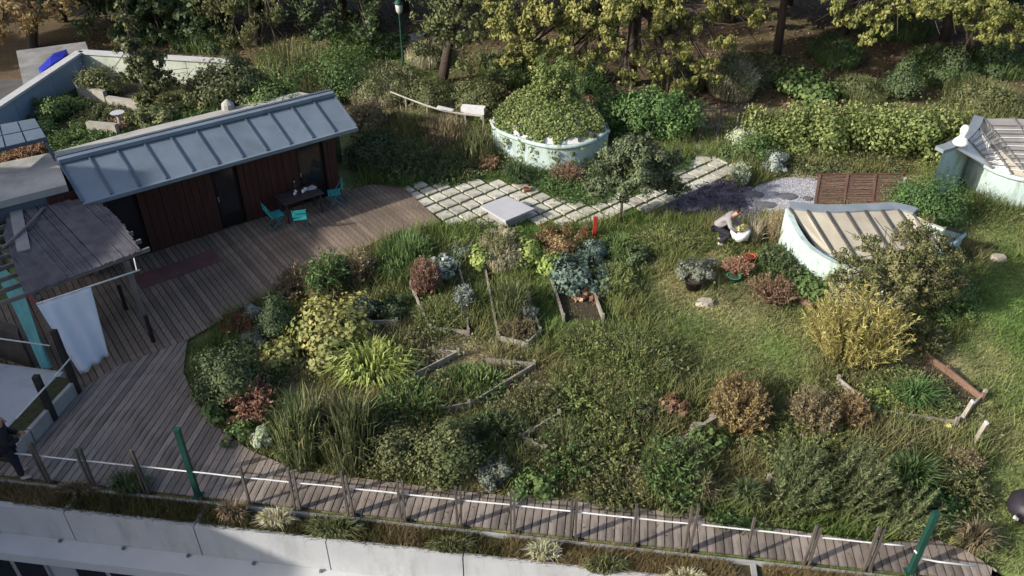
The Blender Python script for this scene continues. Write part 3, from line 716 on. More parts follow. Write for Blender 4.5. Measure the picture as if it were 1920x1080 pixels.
def light_well(label, front, back, panemats, coping=True, bar=.07, barmat=None, rim=True, cope_w=.34, cope_n=99):
    c = sum(front, Vector()) / len(front); c.z = 0
    t = empty('light_well', c, label, 'light well', 'light wells with sloping glazed roofs')
    n = len(front); ring = smoothp(front) + smoothp(back)[::-1]; m_ = len(ring)
    V = [Vector((p.x, p.y, -.05)) for p in ring] + [p - Vector((0, 0, .04)) for p in ring]
    sub(MB().add(V, [(i, (i + 1) % m_, m_ + (i + 1) % m_, m_ + i) for i in range(m_)]), 'wall', M_MINT, t)
    for i in range(n - 1):
        q = [front[i], front[i + 1], back[i + 1], back[i]]
        nn_ = (q[1] - q[0]).cross(q[3] - q[0]).normalized(); nn_ = nn_ if nn_.z > 0 else -nn_
        sub(MB().hexa([p - nn_ * .035 for p in q], [p - nn_ * .005 for p in q]), 'pane', panemats[i % len(panemats)], t)
    for i in range(n):
        sub(MB().beam(front[i].lerp(back[i], .05) + Vector((0, 0, .02)), back[i] + Vector((0, 0, .02)), bar, .07), 'glazing_bar', barmat or M_BAR, t)
    if rim:
        sub(MB().tube([p + Vector((0, 0, -.02)) for p in smoothp(front)], .085, 6), 'rim', M_MINT, t, True)
    if coping:
        V = []; F_ = []; cb_ = smoothp(back[:cope_n], 3); full = cb_; fmid = sum(front, Vector()) / n
        for i, p in enumerate(cb_):
            d_ = (cb_[min(i + 1, len(cb_) - 1)] - cb_[max(i - 1, 0)]); nrm_ = Vector((-d_.y, d_.x, 0)).normalized()
            if nrm_.dot(fmid - p) > 0: nrm_ = -nrm_
            V += [p + Vector((0, 0, .05)) - nrm_ * .02, p + nrm_ * cope_w + Vector((0, 0, .07)), p + nrm_ * cope_w + Vector((0, 0, -.06)), p - nrm_ * .02 + Vector((0, 0, -.07))]
        n = len(cb_)
        for i in range(n - 1):
            a_, b_ = i * 4, i * 4 + 4; F_ += [(a_ + k, a_ + (k + 1) % 4, b_ + (k + 1) % 4, b_ + k) for k in range(4)]
        F_ += [(3, 2, 1, 0), (4 * n - 4, 4 * n - 3, 4 * n - 2, 4 * n - 1)]
        sub(MB().add(V, F_), 'coping', M_COPE, t)
    return t
# right middle
bk = [G(u, v, 1.4) for u, v in [(1480, 391), (1513, 395), (1550, 398), (1586, 398), (1621, 396), (1652, 395), (1684, 394), (1712, 402), (1742, 416), (1772, 428)]]
fr = [G(u, v, .75) for u, v in [(1530, 470), (1568, 484), (1608, 490), (1645, 492), (1680, 490), (1713, 487), (1745, 482), (1770, 470), (1792, 452), (1808, 438)]]
lw2 = light_well('mint light well with dark bars and curved grey coping behind the yellow bamboo', fr, bk, [M_PANE], bar=.055, cope_n=8)
gpts = [G(u, v) + Vector((0, 0, z_)) for u, v, z_ in [(1457, 465, 1.38), (1474, 492, 1.2), (1500, 518, 1.04), (1545, 541, .92), (1605, 556, .82)]]
gpts = smoothp(gpts); tops = [p.z for p in gpts]; gpts = [Vector((p.x, p.y, 0)) for p in gpts]; ng = len(gpts)
V = []; F_ = []
for i, (p, z_) in enumerate(zip(gpts, tops)):
    d_ = gpts[min(i + 1, ng - 1)] - gpts[max(i - 1, 0)]; n_ = Vector((-d_.y, d_.x, 0)).normalized()
    if n_.x < 0: n_ = -n_
    V += [p, p + n_ * .16, p + n_ * .16 + Vector((0, 0, z_)), p + Vector((0, 0, z_))]
for i in range(ng - 1): F_ += [(i * 4 + k, i * 4 + (k + 1) % 4, i * 4 + 4 + (k + 1) % 4, i * 4 + 4 + k) for k in range(4)]
F_ += [(0, 1, 2, 3), tuple(4 * ng - 4 + k for k in range(4))]
sub(MB().add(V, F_), 'curved_wall', M_MINT, lw2)
# centre, half hidden by creepers
fr = [G(u, v) + Vector((0, 0, .93)) for u, v in [(922, 268), (935, 288), (975, 305), (1010, 315), (1045, 320), (1085, 316), (1115, 305), (1138, 288)]]
bk = [G(u, v, z_) for u, v, z_ in [(922, 224, 1.05), (945, 196, 1.4), (985, 172, 1.85), (1010, 165, 2.0), (1035, 163, 2.0), (1065, 172, 1.85), (1100, 196, 1.4), (1136, 232, 1.05)]]
lw1 = light_well('round mint light well overgrown with green creepers behind the stone slabs', fr, bk, [M_PANEW], coping=False)
# far right with a white bust
fr = [G(u, v) + Vector((0, 0, 1.05)) for u, v in [(1795, 335), (1818, 355), (1845, 372), (1880, 385), (1915, 392), (1960, 396), (2010, 396)]]
bk = [G(u, v, 2.0) for u, v in [(1768, 284), (1790, 277), (1815, 262), (1835, 240), (1843, 222), (1900, 222), (1990, 226)]]
lw3 = light_well('mint light well with white slatted roof at the right edge', fr, bk, [M_PANEW, M_PANEW, M_PANEW, M_PANE, M_PANEG, M_PANEG], bar=.04, barmat=mat('grey_bar', (.16, .155, .15), rough=.6), cope_w=.3, cope_n=5)
for k in range(2, 14):   # thin slats across the roof
    f = k / 15; pts = [fr[i].lerp(bk[i], f) + Vector((0, 0, .03)) for i in range(2, 7)]
    sub(MB().tube(pts, .018, 4), 'slat', MATS['grey_bar'] if k % 2 else M_PANEW, lw3)
bp = G(1800, 271, 2.07)
bust = empty('bust', bp, 'white plaster bust standing on the grey coping at the right', 'statue')
M_PLAS = mat('plaster', (.82, .81, .78), (.75, .74, .71), 4, .7)
sub(MB().lathe(bp, [(.20, 0), (.24, .05), (.23, .12), (.17, .2), (.11, .27)], 14), 'shoulders', M_PLAS, bust, True)
sub(MB().lathe(bp + Vector((0, 0, .27)), [(.11, 0), (.095, .04), (.10, .08), (.125, .16), (.135, .24), (.12, .32), (.07, .38), (.02, .4)], 14), 'head', M_PLAS, bust, True)
sub(MB().beam(bp + Vector((-.12, -.06, .46)), bp + Vector((-.155, -.08, .42)), .03, .06), 'nose', M_PLAS, bust)

# leaning brown wattle screen
scr = empty('wattle_screen', G(1600, 384), 'brown wattle screen in a timber frame beside the round shrub', 'screen')
s0, s1 = G(1527, 386), G(1684, 384); lean = G(1536, 330, .6) - s0
M_WAT = mat('wattle', (.22, .145, .11), (.13, .085, .06), 9, .9, .8, 40, stretch=(1, 1, 6))
M_WFR = mat('brown_frame', (.12, .065, .045), (.08, .045, .032), 4, .8)
ups = [0, .34, .68, 1.0]
for i in range(3):
    a_, b_ = s0.lerp(s1, ups[i] + .015), s0.lerp(s1, ups[i + 1] - .015)
    pn = sub(MB().hexa([a_, b_, b_ + Vector((0, .03, 0)), a_ + Vector((0, .03, 0))], [p + lean for p in (a_, b_, b_ + Vector((0, .03, 0)), a_ + Vector((0, .03, 0)))]), 'panel', M_WAT, scr)
    for k in range(22):
        f = (k + .5) / 22; q0, q1 = a_ + lean * f + Vector((0, -.02, .02)), b_ + lean * f + Vector((0, -.02, .02 + random.uniform(-.03, .03)))
        sub(MB().tube([q0, q0.lerp(q1, .5) + Vector((0, random.uniform(-.02, .02), random.uniform(-.02, .02))), q1], .014, 4), 'withy', M_WAT, pn)
for u in ups:
    p = s0.lerp(s1, u); sub(MB().beam(p + Vector((0, -.03, 0)), p + lean * 1.03 + Vector((0, -.03, .02)), .08, .06), 'post', M_WFR, scr)
sub(MB().beam(s0 + lean * 1.03 - Vector((.1, 0, 0)), s1 + lean * 1.03 + Vector((.15, 0, 0)), .07, .07), 'top_rail', M_WFR, scr)

# raised stone cover on the slabs
tq = [G(u, v, .4) for u, v in [(901, 386), (950, 367), (1002, 391), (948, 414)]]
cv = empty('stone_table', (tq[0] + tq[2]) / 2 - Vector((0, 0, .4)), 'low pale grey square stone table on the slab paving', 'table')
sub(MB().hexa([p - Vector((0, 0, .07)) for p in tq], tq), 'top', mat('pale_grey_stone', (.44, .44, .46), (.39, .39, .41), 1.5, .8, .1), cv)
cc_ = (tq[0] + tq[2]) / 2
sub(MB().hexa([Vector((cc_.x + (p.x - cc_.x) * .72, cc_.y + (p.y - cc_.y) * .72, -.02)) for p in tq], [Vector((cc_.x + (p.x - cc_.x) * .72, cc_.y + (p.y - cc_.y) * .72, .325)) for p in tq]), 'plinth', M_CONC, cv)
# red post
p = G(1113, 447); rp_ = empty('marker_post', p, 'red painted post standing at the edge of the slabs', 'post')
sub(MB().beam(p, p + Vector((.02, 0, .72)), .12, .10), 'shaft', mat('red_post', (.36, .03, .025), (.28, .025, .02), 4, .5), rp_)
sub(MB().box(p + Vector((.02, 0, .735)), (.14, .12, .025)), 'cap', MATS['red_post'], rp_)
sub(MB().beam(p + Vector((-.3, .05, 0)), p + Vector((-.3, .05, .4)), .035, .035), 'stake', MATS['red_post'], rp_)

# gate in the hedge
g0, g1 = G(1306, 272), G(1378, 276)
gt = empty('garden_gate', (g0 + g1) / 2, 'thin dark metal gate between the two hedges', 'gate')
M_IRON = mat('dark_iron', (.03, .03, .032), (.02, .02, .022), 3, .5)
for f, hh in ((0, 1.7), (.5, 1.5), (1, 1.7)):
    p = g0.lerp(g1, f); sub(MB().beam(p, p + Vector((0, 0, hh)), .07, .07), 'post', M_IRON, gt)
for z_ in (.25, .9, 1.5): sub(MB().beam(g0 + Vector((0, 0, z_)), g1 + Vector((0, 0, z_)), .04, .04), 'rail', M_IRON, gt)
for k in range(1, 10):
    if k == 5: continue
    p = g0.lerp(g1, k / 10); sub(MB().beam(p + Vector((0, 0, .27)), p + Vector((0, 0, 1.48)), .018, .018), 'bar', M_IRON, gt)
# park lamp
p = G(758, 142); lp_ = empty('street_lamp', p, 'green park lamp post with lantern on the grass beyond the garden', 'lamp')
sub(MB().lathe(p, [(.10, 0), (.09, .3), (.055, .4), (.045, 2.7), (.06, 2.75)], 8), 'pole', M_GRN, lp_, True)
sub(MB().lathe(p + Vector((0, 0, 2.75)), [(.06, 0), (.14, .12), (.16, .4), (.14, .44)], 8), 'lantern', mat('lamp_glass', (.55, .56, .52), rough=.3), lp_, True)
sub(MB().lathe(p + Vector((0, 0, 3.19)), [(.22, 0), (.2, .06), (.08, .18), (.02, .24)], 8), 'hood', M_GRN, lp_, True)
# pale rustic rail and white box at the back of the garden
pts = [G(u, v, .55) for u, v in [(732, 172), (760, 183), (800, 198), (835, 209), (872, 214), (906, 218)]]
rb2 = empty('rustic_rail', G(800, 215), 'curved pale branch rail at the back of the garden', 'railing')
M_PALE = mat('pale_wood', (.38, .36, .31), (.28, .26, .22), 5, .85, .4)
sub(MB().tube(pts, [.035, .03, .04, .03, .05, .04], 6), 'rail', M_PALE, rb2)
for q in pts[::1]: sub(MB().beam(Vector((q.x, q.y, 0)), q, .06, .06), 'post', M_PALE, rb2)
p = G(888, 222); wb = empty('white_trough', p, 'white box trough at the right end of the pale branch rail', 'trough')
sub(MB().box(p + Vector((0, 0, .38)), (.95, .35, .25), -.2), 'body', mat('white_paint', (.72, .72, .72), (.62, .62, .62), 3, .7), wb)
for dx in (-.35, .35): sub(MB().box(p + Vector((dx, -.02 - dx * .2, .125)), (.08, .3, .25), -.2), 'foot', M_PALE, wb)
a_, b_ = G(820, 200, .6), G(850, 207, .5)
bb = empty('white_plank', G(835, 205), 'short white plank leaning by the pale branch rail', 'plank'); sub(MB().beam(a_, b_, .2, .04), 'board', MATS['white_paint'], bb); sub(MB().beam(G(836, 204, .5), G(836, 204, 0), .05, .05), 'prop', M_PALE, bb)

# ------------------------------------------------------------------ raised beds: weathered planks round soil
M_BED = mat('bed_board', (.33, .30, .25), (.21, .185, .15), 3, .85, .4, 25, rnd=.15, dirt=((.12, .11, .08), 2.5, .6))
M_BEDR = mat('reddish_board', (.21, .13, .09), (.15, .09, .065), 3, .85, .4, 25, rnd=.15)
M_BSOIL = mat('bed_soil', (.075, .052, .036), (.045, .034, .024), 7, .95, .7, 30)
BEDS = []
def bed(label, path, closed=False, h=.2, th=.045, m=None, soil=None):
    pts = [G(*p) for p in path]; c = sum(pts, Vector()) / len(pts); BEDS.append(pts)
    t = empty('raised_bed', c, label, 'raised bed', 'wooden raised beds in the garden')
    n = len(pts)
    for i in range(n if closed else n - 1):
        a_, b_ = pts[i], pts[(i + 1) % n]; d_ = (b_ - a_).normalized()
        hh = h * random.uniform(.85, 1.15)
        sub(MB().beam(a_ + d_ * .03 + Vector((0, 0, hh / 2 - .02)), b_ - d_ * .03 + Vector((0, 0, hh / 2 - .02 + random.uniform(-.02, .02))), th, hh), 'plank', m or M_BED, t)
    for p in pts: sub(MB().beam(p + Vector((0, 0, -.02)), p + Vector((random.uniform(-.02, .02), 0, h + .05)), .07, .07), 'corner_post', m or M_BED, t)
    if soil:
        q = [G2(*p) for p in soil]; sub(MB().prism(q, -.03, .012 + random.uniform(0, .01)), 'soil', M_BSOIL, t)
bed('raised bed with white end board below the rusty twig plant', [(770, 540), (806, 622), (878, 630), (872, 548), (862, 512)], soil=[(774, 542), (808, 618), (876, 625), (868, 545), (840, 510)])
bed('narrow raised bed with wild grasses and dead stalks', [(908, 500), (935, 640), (988, 652), (1012, 628), (990, 560)], soil=[(912, 502), (938, 636), (985, 648), (1006, 626), (986, 560)])
bed('raised bed with blue green kale and copper leaves', [(975, 505), (1020, 490), (1030, 515), (1057, 602)], soil=[(1032, 515), (1060, 600), (1130, 600), (1112, 545)])
bed('thin board beside the copper leaved plant', [(1113, 556), (1130, 602)])
bed('small raised bed with white board beside the blue green shrub', [(690, 612), (745, 610), (742, 588)], soil=[(690, 610), (743, 607), (740, 560), (680, 560)])
bed('pointed raised bed right of the corn clump', [(815, 664), (858, 668), (775, 712)], soil=[(700, 668), (815, 664), (854, 668), (775, 708), (700, 720)])
bed('raised bed with a green leek row and pointed right end', [(905, 680), (1002, 690), (880, 764), (830, 775)], soil=[(830, 770), (878, 760), (998, 691), (905, 683), (800, 740)])
bed('small pointed raised bed in the middle of the front garden', [(1048, 783), (976, 828), (1022, 850)], soil=[(1048, 786), (980, 828), (1022, 846), (1120, 800)])
bed('long raised bed beside the red brown shrub', [(1145, 874), (1212, 892), (1345, 782)], soil=[(1148, 872), (1211, 888), (1335, 785), (1270, 770)])
bed('front raised bed with pale boards below the brown shrub', [(1240, 855), (1365, 778)], m=M_BED)
bed('raised bed plank behind the rosemary bushes', [(1440, 905), (1500, 830), (1560, 790)])
bed('right hand raised bed with long boards under the grass tuft', [(1570, 718), (1640, 776), (1790, 798), (1842, 745)], soil=[(1600, 722), (1645, 772), (1785, 794), (1835, 745), (1740, 680), (1640, 690)])
bed('reddish board edging behind the right hand raised bed', [(1722, 662), (1772, 700), (1838, 752)], m=M_BEDR)
bed('reddish board at the foot of the yellow bamboo', [(1482, 552), (1520, 582)], m=M_BEDR)
bed('pale board in the raised garden behind the house', [(-10, -10), (0, 0)]) if False else None
for (u0, v0, u1, v1, lab) in [(150, 176, 200, 186, 'pale sleeper in the raised garden nearest the blue wall'), (205, 196, 272, 206, 'pale sleeper in the raised garden in front of the dark bed'), (262, 162, 300, 166, 'thin pale sleeper in the raised garden under the young tree'), (168, 244, 222, 249, 'low pale sleeper in the raised garden near the flat roof')]:
    a_, b_ = G(u0, v0, uz + .12), G(u1, v1, uz + .12)
    t = empty('sleeper', Vector((a_.x, a_.y, uz)), lab, 'sleeper', 'pale sleepers in the raised garden')
    sub(MB().beam(a_ + Vector((0, 0, .08)), b_ + Vector((0, 0, .08)), .16, .42), 'beam', M_PALE, t); sub(MB().beam(a_ + Vector((0, .07, -.12)), a_ + Vector((0, .07, .2)), .06, .06), 'stake', M_PALE, t)
q = [G2(u, v, uz) for u, v in [(205, 192), (272, 196), (285, 165), (225, 160)]]
tag(MB().prism(q, uz, uz + .06).build('soil_bed', M_BSOIL), 'dark soil bed between the pale sleepers in the raised garden', 'soil bed')
p = G(228, 240, uz); t = empty('bird_bath', p, 'round pale bird bath in the raised garden', 'bird bath'); sub(MB().lathe(p, [(.12, 0), (.06, .1), (.06, .4), (.1, .45)], 10), 'stem', M_CONC, t); sub(MB().lathe(p + Vector((0, 0, .45)), [(.08, 0), (.2, .05), (.22, .08)], 12), 'bowl', MATS['pale_grey_stone'], t)
for u, v, tu, tv, lab in [(1800, 792, 1822, 745, 'wooden stake leaning at the corner of the right hand bed'), (1825, 832, 1838, 795, 'wooden stake with white top beside the lawn path')]:
    b_ = G(u, v); e_ = b_ + Vector((.12, .05, .58)); t = empty('stake', b_, lab, 'stake', 'wooden stakes by the right hand bed'); sub(MB().beam(b_, e_, .09, .06), 'shaft', M_BED, t); sub(MB().beam(e_, e_ + Vector((.008, 0, .05)), .085, .055), 'tip', mat('white_tip', (.7, .7, .68)), t)
# flat stones on the lawn
for i, (u, v, s_, lab) in enumerate([(1322, 568, .30, 'pale flat stone on the open lawn'), (1350, 785, .34, 'pale flat stone left of the red brown shrub'), (1310, 805, .28, 'pale stone at the end of the front raised bed'), (1872, 485, .3, 'pale stone heap by the lawn at the right')]):
    p = G(u, v); n_ = 9; q = [(s_ * math.cos(t_) * random.uniform(.8, 1.1), s_ * .75 * math.sin(t_) * random.uniform(.8, 1.1)) for t_ in np.linspace(0, 6.283, n_ + 1)[:-1]]
    o = MB().hexa([(x, y, -.03) for x, y in q], [(x * .75, y * .75, .10) for x, y in q]).build('stone', mat('field_stone', (.40, .36, .28), (.30, .27, .21), 5, .9, .5), None, loc=p); tag(o, lab, 'stone', 'pale stones on the lawn')

# ------------------------------------------------------------------ table, chairs and small things on the deck
M_TEALP = mat('teal_paint', (.045, .40, .40), (.035, .32, .33), 4, .45)
M_TEALD = mat('teal_metal', (.05, .20, .22), (.04, .16, .18), 4, .5)
def chair(u, v, face, label):
    p = G(u, v, .06); t = empty('folding_chair', p, label, 'chair', 'teal folding chairs by the house', rz=face)
    def lp2(mb, nm, m_, pr=t): return mb.build(nm, m_, pr)
    for k in range(5): lp2(MB().box((0, -.15 + k * .083, .45), (.42, .07, .02)), 'seat_slat', M_TEALP)
    for k in range(2): lp2(MB().beam((-.21, -.27 - k * .02, .66 + k * .13), (.21, -.27 - k * .02, .66 + k * .13), .02, .10), 'back_slat', M_TEALP)
    for sx in (-.21, .21):
        lp2(MB().beam((sx, -.31, .86), (sx, .2, .0), .022, .03), 'leg', M_TEALD); lp2(MB().beam((sx * .92, .2, .45), (sx * .92, -.26, .0), .022, .03), 'leg', M_TEALD)
    lp2(MB().beam((-.2, -.2, .07), (.2, -.2, .07), .02, .02), 'stretcher', M_TEALD)
chair(520, 425, R(-55), 'teal folding chair at the left end of the dark table'); chair(566, 430, R(15), 'bright teal folding chair with its back to the garden'); chair(630, 383, R(105), 'teal folding chair at the right end of the dark table')
tp = G(567, 402, .06); tbl = empty('garden_table', tp, 'dark rectangular garden table by the house wall', 'table', rz=math.atan2(.6, .8))
M_TBL = mat('dark_table', (.055, .045, .05), (.04, .033, .037), 3, .5)
for k in range(5): MB().box((0, -.32 + k * .16, .73), (1.35, .145, .03)).build('table_slat', M_TBL, tbl)
MB().box((0, 0, .69), (1.2, .6, .045)).build('apron', M_TBL, tbl)
for sx in (-.58, .58):
    for sy in (-.28, .28): MB().beam((sx, sy, 0), (sx, sy, .68), .05, .05).build('leg', M_TBL, tbl)
def ontable(dx, dy): return tp + HD * dx - HN * dy + Vector((0, 0, .747))
M_CER = mat('white_ceramic', (.75, .75, .74), rough=.3)
for i, (dx, dy, r_, h_, lab) in enumerate([(-.14, .02, .035, .09, 'small white cup left of the mugs on the dark table'), (-.05, .14, .035, .1, 'small white cup nearest the bottle on the dark table'), (.14, .0, .045, .11, 'white mug in the middle of the dark table'), (.26, .08, .045, .11, 'white mug right of the middle of the dark table')]):
    p = ontable(dx, dy); t = empty('cup', p, lab, 'cup', 'white cups on the dark table')
    sub(MB().lathe(p, [(r_ * .7, 0), (r_, h_ * .3), (r_, h_)], 10), 'body', M_CER, t, True); sub(MB().tube([p + Vector((r_, 0, h_ * .3)), p + Vector((r_ + .03, 0, h_ * .5)), p + Vector((r_, 0, h_ * .8))], .008, 5), 'handle', M_CER, t)
p = ontable(.02, .3); t = empty('bottle', p, 'dark slim bottle at the back of the garden table', 'bottle')
sub(MB().lathe(p, [(.04, 0), (.042, .16), (.018, .24), (.016, .3)], 10), 'body', mat('bottle_glass', (.06, .05, .05), rough=.15), t, True); sub(MB().lathe(p + Vector((0, 0, .301)), [(.019, 0), (.019, .03)], 8), 'cap', M_CER, t)
p = ontable(.46, .12); t = empty('papers', p, 'loose stack of pale papers on the right of the dark table', 'papers')
for k in range(3): sub(MB().box(p + Vector((.02 * k, .015 * k, .006 + .011 * k)), (.3 - .03 * k, .21, .009), .4 + .3 * k), 'sheet', mat('paper', (.55, .55, .55), rough=.8), t)

# pots
def pot(u, v, r_, h_, m_, name, label, cat='pot'):
    p = G(u, v); t = empty(name, p, label, cat)
    sub(MB().lathe(p, [(r_ * .75, 0), (r_, h_ * .95), (r_ * 1.08, h_ * .96), (r_ * 1.08, h_), (r_ * .9, h_), (r_ * .88, h_ * .9)], 14), 'body', m_, t, True)
    sub(MB().lathe(p + Vector((0, 0, h_ * .88)), [(r_ * .87, 0), (r_ * .5, .015), (.01, .02)], 12), 'soil', M_BSOIL, t)
M_BLKP = mat('black_plastic', (.018, .018, .02), rough=.4)
pot(1299, 540, .26, .30, M_BLKP, 'plant_pot', 'black plastic pot under the olive shrub on the lawn'); pot(1405, 490, .16, .2, mat('red_plastic', (.45, .06, .03), (.36, .05, .03), 4, .5), 'plant_pot', 'small red pot beside the straw stalks')
pot(1375, 525, .2, .16, mat('green_plastic', (.03, .22, .13), (.025, .18, .11), 4, .5), 'plant_tub', 'green plastic tub with orange plants on the lawn', 'tub')
pot(1205, 790, .24, .32, M_BLKP, 'plant_pot', 'black pot in the shade of the tall weeds'); pot(1268, 772, .18, .2, M_BLKP, 'plant_pot', 'black pot with copper leaved plant by the dark bed'); pot(988, 360, .13, .16, mat('terracotta', (.36, .16, .09), (.3, .13, .075), 5, .8), 'plant_pot', 'terracotta pot at the back edge of the slabs')
# dark bag cut by the right edge of the picture
p = G(1925, 965); bg_ = empty('bag', p, 'black rounded bag lying on the lawn at the right edge', 'bag')
sub(MB().lathe(p, [(.30, 0), (.42, .12), (.42, .3), (.3, .46), (.1, .52)], 12), 'body', mat('black_nylon', (.03, .026, .035), rough=.5), bg_, True); sub(MB().tube([p + Vector((-.3, -.1, .4)), p + Vector((-.2, -.15, .62)), p + Vector((.05, -.15, .6)), p + Vector((.2, -.1, .42))], .02, 5), 'strap', MATS['black_nylon'], bg_)
sub(MB().box(p + Vector((-.36, -.2, .14)), (.05, .1, .07), .6), 'tag', mat('white_tag', (.7, .7, .7)), bg_)

# ------------------------------------------------------------------ people
def skinned(name, verts, edges, radii, m_, parent, sub_lv=2):
    me_ = bpy.data.meshes.new(name); me_.from_pydata(verts, edges, []); o = link(name, me_, m_, parent)
    md = o.modifiers.new('skin', 'SKIN'); md.use_smooth_shade = True
    for i, r_ in enumerate(radii): me_.skin_vertices[0].data[i].radius = (r_, r_) if not isinstance(r_, tuple) else r_
    me_.skin_vertices[0].data[0].use_root = True
    s_ = o.modifiers.new('sub', 'SUBSURF'); s_.levels = sub_lv; s_.render_levels = sub_lv
    return o
def hand(parent, wrist, dirv, m_, tag_=''):
    d_ = Vector(dirv).normalized(); sd = d_.cross(Vector((0, 0, 1))).normalized(); dn = Vector((0, 0, -1))
    w_ = Vector(wrist); palm = w_ + d_ * .07
    vs_ = [w_, palm]; es_ = [(0, 1)]; rd_ = [.024, (.04, .02)]
    for k, (o_, l_) in enumerate([(-.03, .06), (-.01, .075), (.01, .08), (.03, .07)]):
        n0 = len(vs_); b_ = palm + sd * o_ + d_ * .02
        vs_ += [b_, b_ + d_ * l_ * .55, b_ + d_ * l_ * .8 + dn * l_ * .45]; es_ += [(1, n0), (n0, n0 + 1), (n0 + 1, n0 + 2)]; rd_ += [.011, .010, .008]
    n0 = len(vs_); b_ = w_ + d_ * .035 - sd * .03; vs_ += [b_, b_ - sd * .03 + d_ * .03, b_ - sd * .02 + d_ * .06 + dn * .01]; es_ += [(0, n0), (n0, n0 + 1), (n0 + 1, n0 + 2)]; rd_ += [.013, .011, .009]
    return skinned('hand', [tuple(v_) for v_ in vs_], es_, rd_, m_, parent, 1)
M_SKIN = mat('skin', (.42, .23, .16), (.38, .20, .14), 6, .55)
def person(loc, rz, label, pose, m_top, m_leg, m_hair, m_shoe, cap=None):
    t = empty('person', loc, label, 'person', rz=rz)
    J = pose
    names = ['pelvis', 'waist', 'chest', 'neck', 'head', 'crown', 'shl', 'ell', 'wrl', 'shr', 'elr', 'wrr', 'hpl', 'knl', 'anl', 'tol', 'hpr', 'knr', 'anr', 'tor']
    E_ = [(0, 1), (1, 2), (2, 3), (3, 4), (4, 5), (2, 6), (6, 7), (7, 8), (2, 9), (9, 10), (10, 11), (0, 12), (12, 13), (13, 14), (14, 15), (0, 16), (16, 17), (17, 18), (18, 19)]
    r_ = [.13, .12, .14, .055, .095, .07, .065, .045, .03, .065, .045, .03, .085, .055, .04, .03, .085, .055, .04, .03]
    skinned('body', [J[k] for k in names], E_, r_, M_SKIN, t)
    V_ = [J[k] for k in ('waist', 'pelvis', 'chest', 'collar', 'shl', 'ell', 'wrl', 'shr', 'elr', 'wrr')]
    skinned('jacket', V_, [(0, 1), (0, 2), (2, 3), (2, 4), (4, 5), (5, 6), (2, 7), (7, 8), (8, 9)], [(.19, .16), (.19, .17), (.20, .16), .085, .10, .075, .055, .10, .075, .055], m_top, t)
    V_ = [J[k] for k in ('pelvis', 'hpl', 'knl', 'anl', 'hpr', 'knr', 'anr')]
    skinned('trousers', V_, [(0, 1), (1, 2), (2, 3), (0, 4), (4, 5), (5, 6)], [(.165, .15), .12, .085, .07, .12, .085, .07], m_leg, t)
    for a_, b_ in (('anl', 'tol'), ('anr', 'tor')):
        A, B = Vector(J[a_]), Vector(J[b_]); A.z = .05; B.z = .045
        skinned('shoe', [tuple(A - (B - A) * .25), tuple(A), tuple(B)], [(0, 1), (1, 2)], [.05, .055, .042], m_shoe, t, 1)
    hd, cr = Vector(J['head']), Vector(J['crown']); up_ = (cr - hd).normalized(); fw = Vector(J['face']).normalized()
    skinned('hair', [tuple(hd - fw * .045 - up_ * .02), tuple(hd + up_ * .055 - fw * .025), tuple(hd + up_ * .105 + fw * .02)], [(0, 1), (1, 2)], [.085, .10, .07], m_hair, t, 2)
    sd_ = fw.cross(up_).normalized()
    fc = hd + fw * .085
    MB().beam(fc + up_ * .01, fc - up_ * .045 + fw * .03, .025, .03).build('nose', M_SKIN, t)
    for s_ in (-1, 1):
        MB().lathe(fc + sd_ * s_ * .035 + up_ * .015 - fw * .005, [(.006, -.008), (.012, 0), (.006, .008)], 6).build('eye', M_BLKP, t)
        MB().lathe(hd + sd_ * s_ * .098, [(.012, -.03), (.025, 0), (.012, .03)], 6).build('ear', M_SKIN, t)
    MB().beam(fc - up_ * .06 - sd_ * .022, fc - up_ * .06 + sd_ * .022, .012, .012).build('mouth', mat('lips', (.30, .10, .09)), t)
    hand(t, J['wrl'], J['hdl'], M_SKIN); hand(t, J['wrr'], J['hdr'], M_SKIN)
    return t
bent = dict(pelvis=(0, -.14, .74), waist=(0, .0, .9), chest=(0, .2, 1.1), collar=(0, .29, 1.21), neck=(0, .32, 1.23), head=(0, .42, 1.33), crown=(0, .46, 1.43), face=(0, .75, -.6),
            shl=(-.2, .22, 1.14), ell=(-.27, .36, .9), wrl=(-.14, .55, .83), shr=(.2, .22, 1.14), elr=(.28, .34, .9), wrr=(.15, .55, .82), hdl=(.3, .8, -.4), hdr=(-.3, .8, -.4),
            hpl=(-.1, -.12, .69), knl=(-.15, .16, .46), anl=(-.13, -.08, .1), tol=(-.15, .1, .04), hpr=(.1, -.12, .69), knr=(.16, .22, .47), anr=(.15, .0, .1), tor=(.17, .18, .04))
M_JKT = mat('grey_jacket', (.30, .275, .275), (.24, .22, .22), 5, .9, .2); M_NAVY = mat('navy_trousers', (.022, .022, .032), (.015, .015, .022), 5, .9); M_HAIR = mat('dark_hair', (.028, .018, .014), rough=.6); M_SHOE = mat('white_shoe', (.55, .55, .53), rough=.7)
for k_ in list(bent):
    if k_ not in ('face', 'hdl', 'hdr', 'knl', 'knr', 'anl', 'anr', 'tol', 'tor'): bent[k_] = (bent[k_][0], bent[k_][1] - .03, bent[k_][2] - .16)
bent['knl'] = (-.17, .24, .46); bent['knr'] = (.18, .30, .47)
pp = G(1350, 455); person(pp, R(-118), 'person in grey jacket and dark trousers bending over a white bag on the lawn', bent, M_JKT, M_NAVY, M_HAIR, M_SHOE)
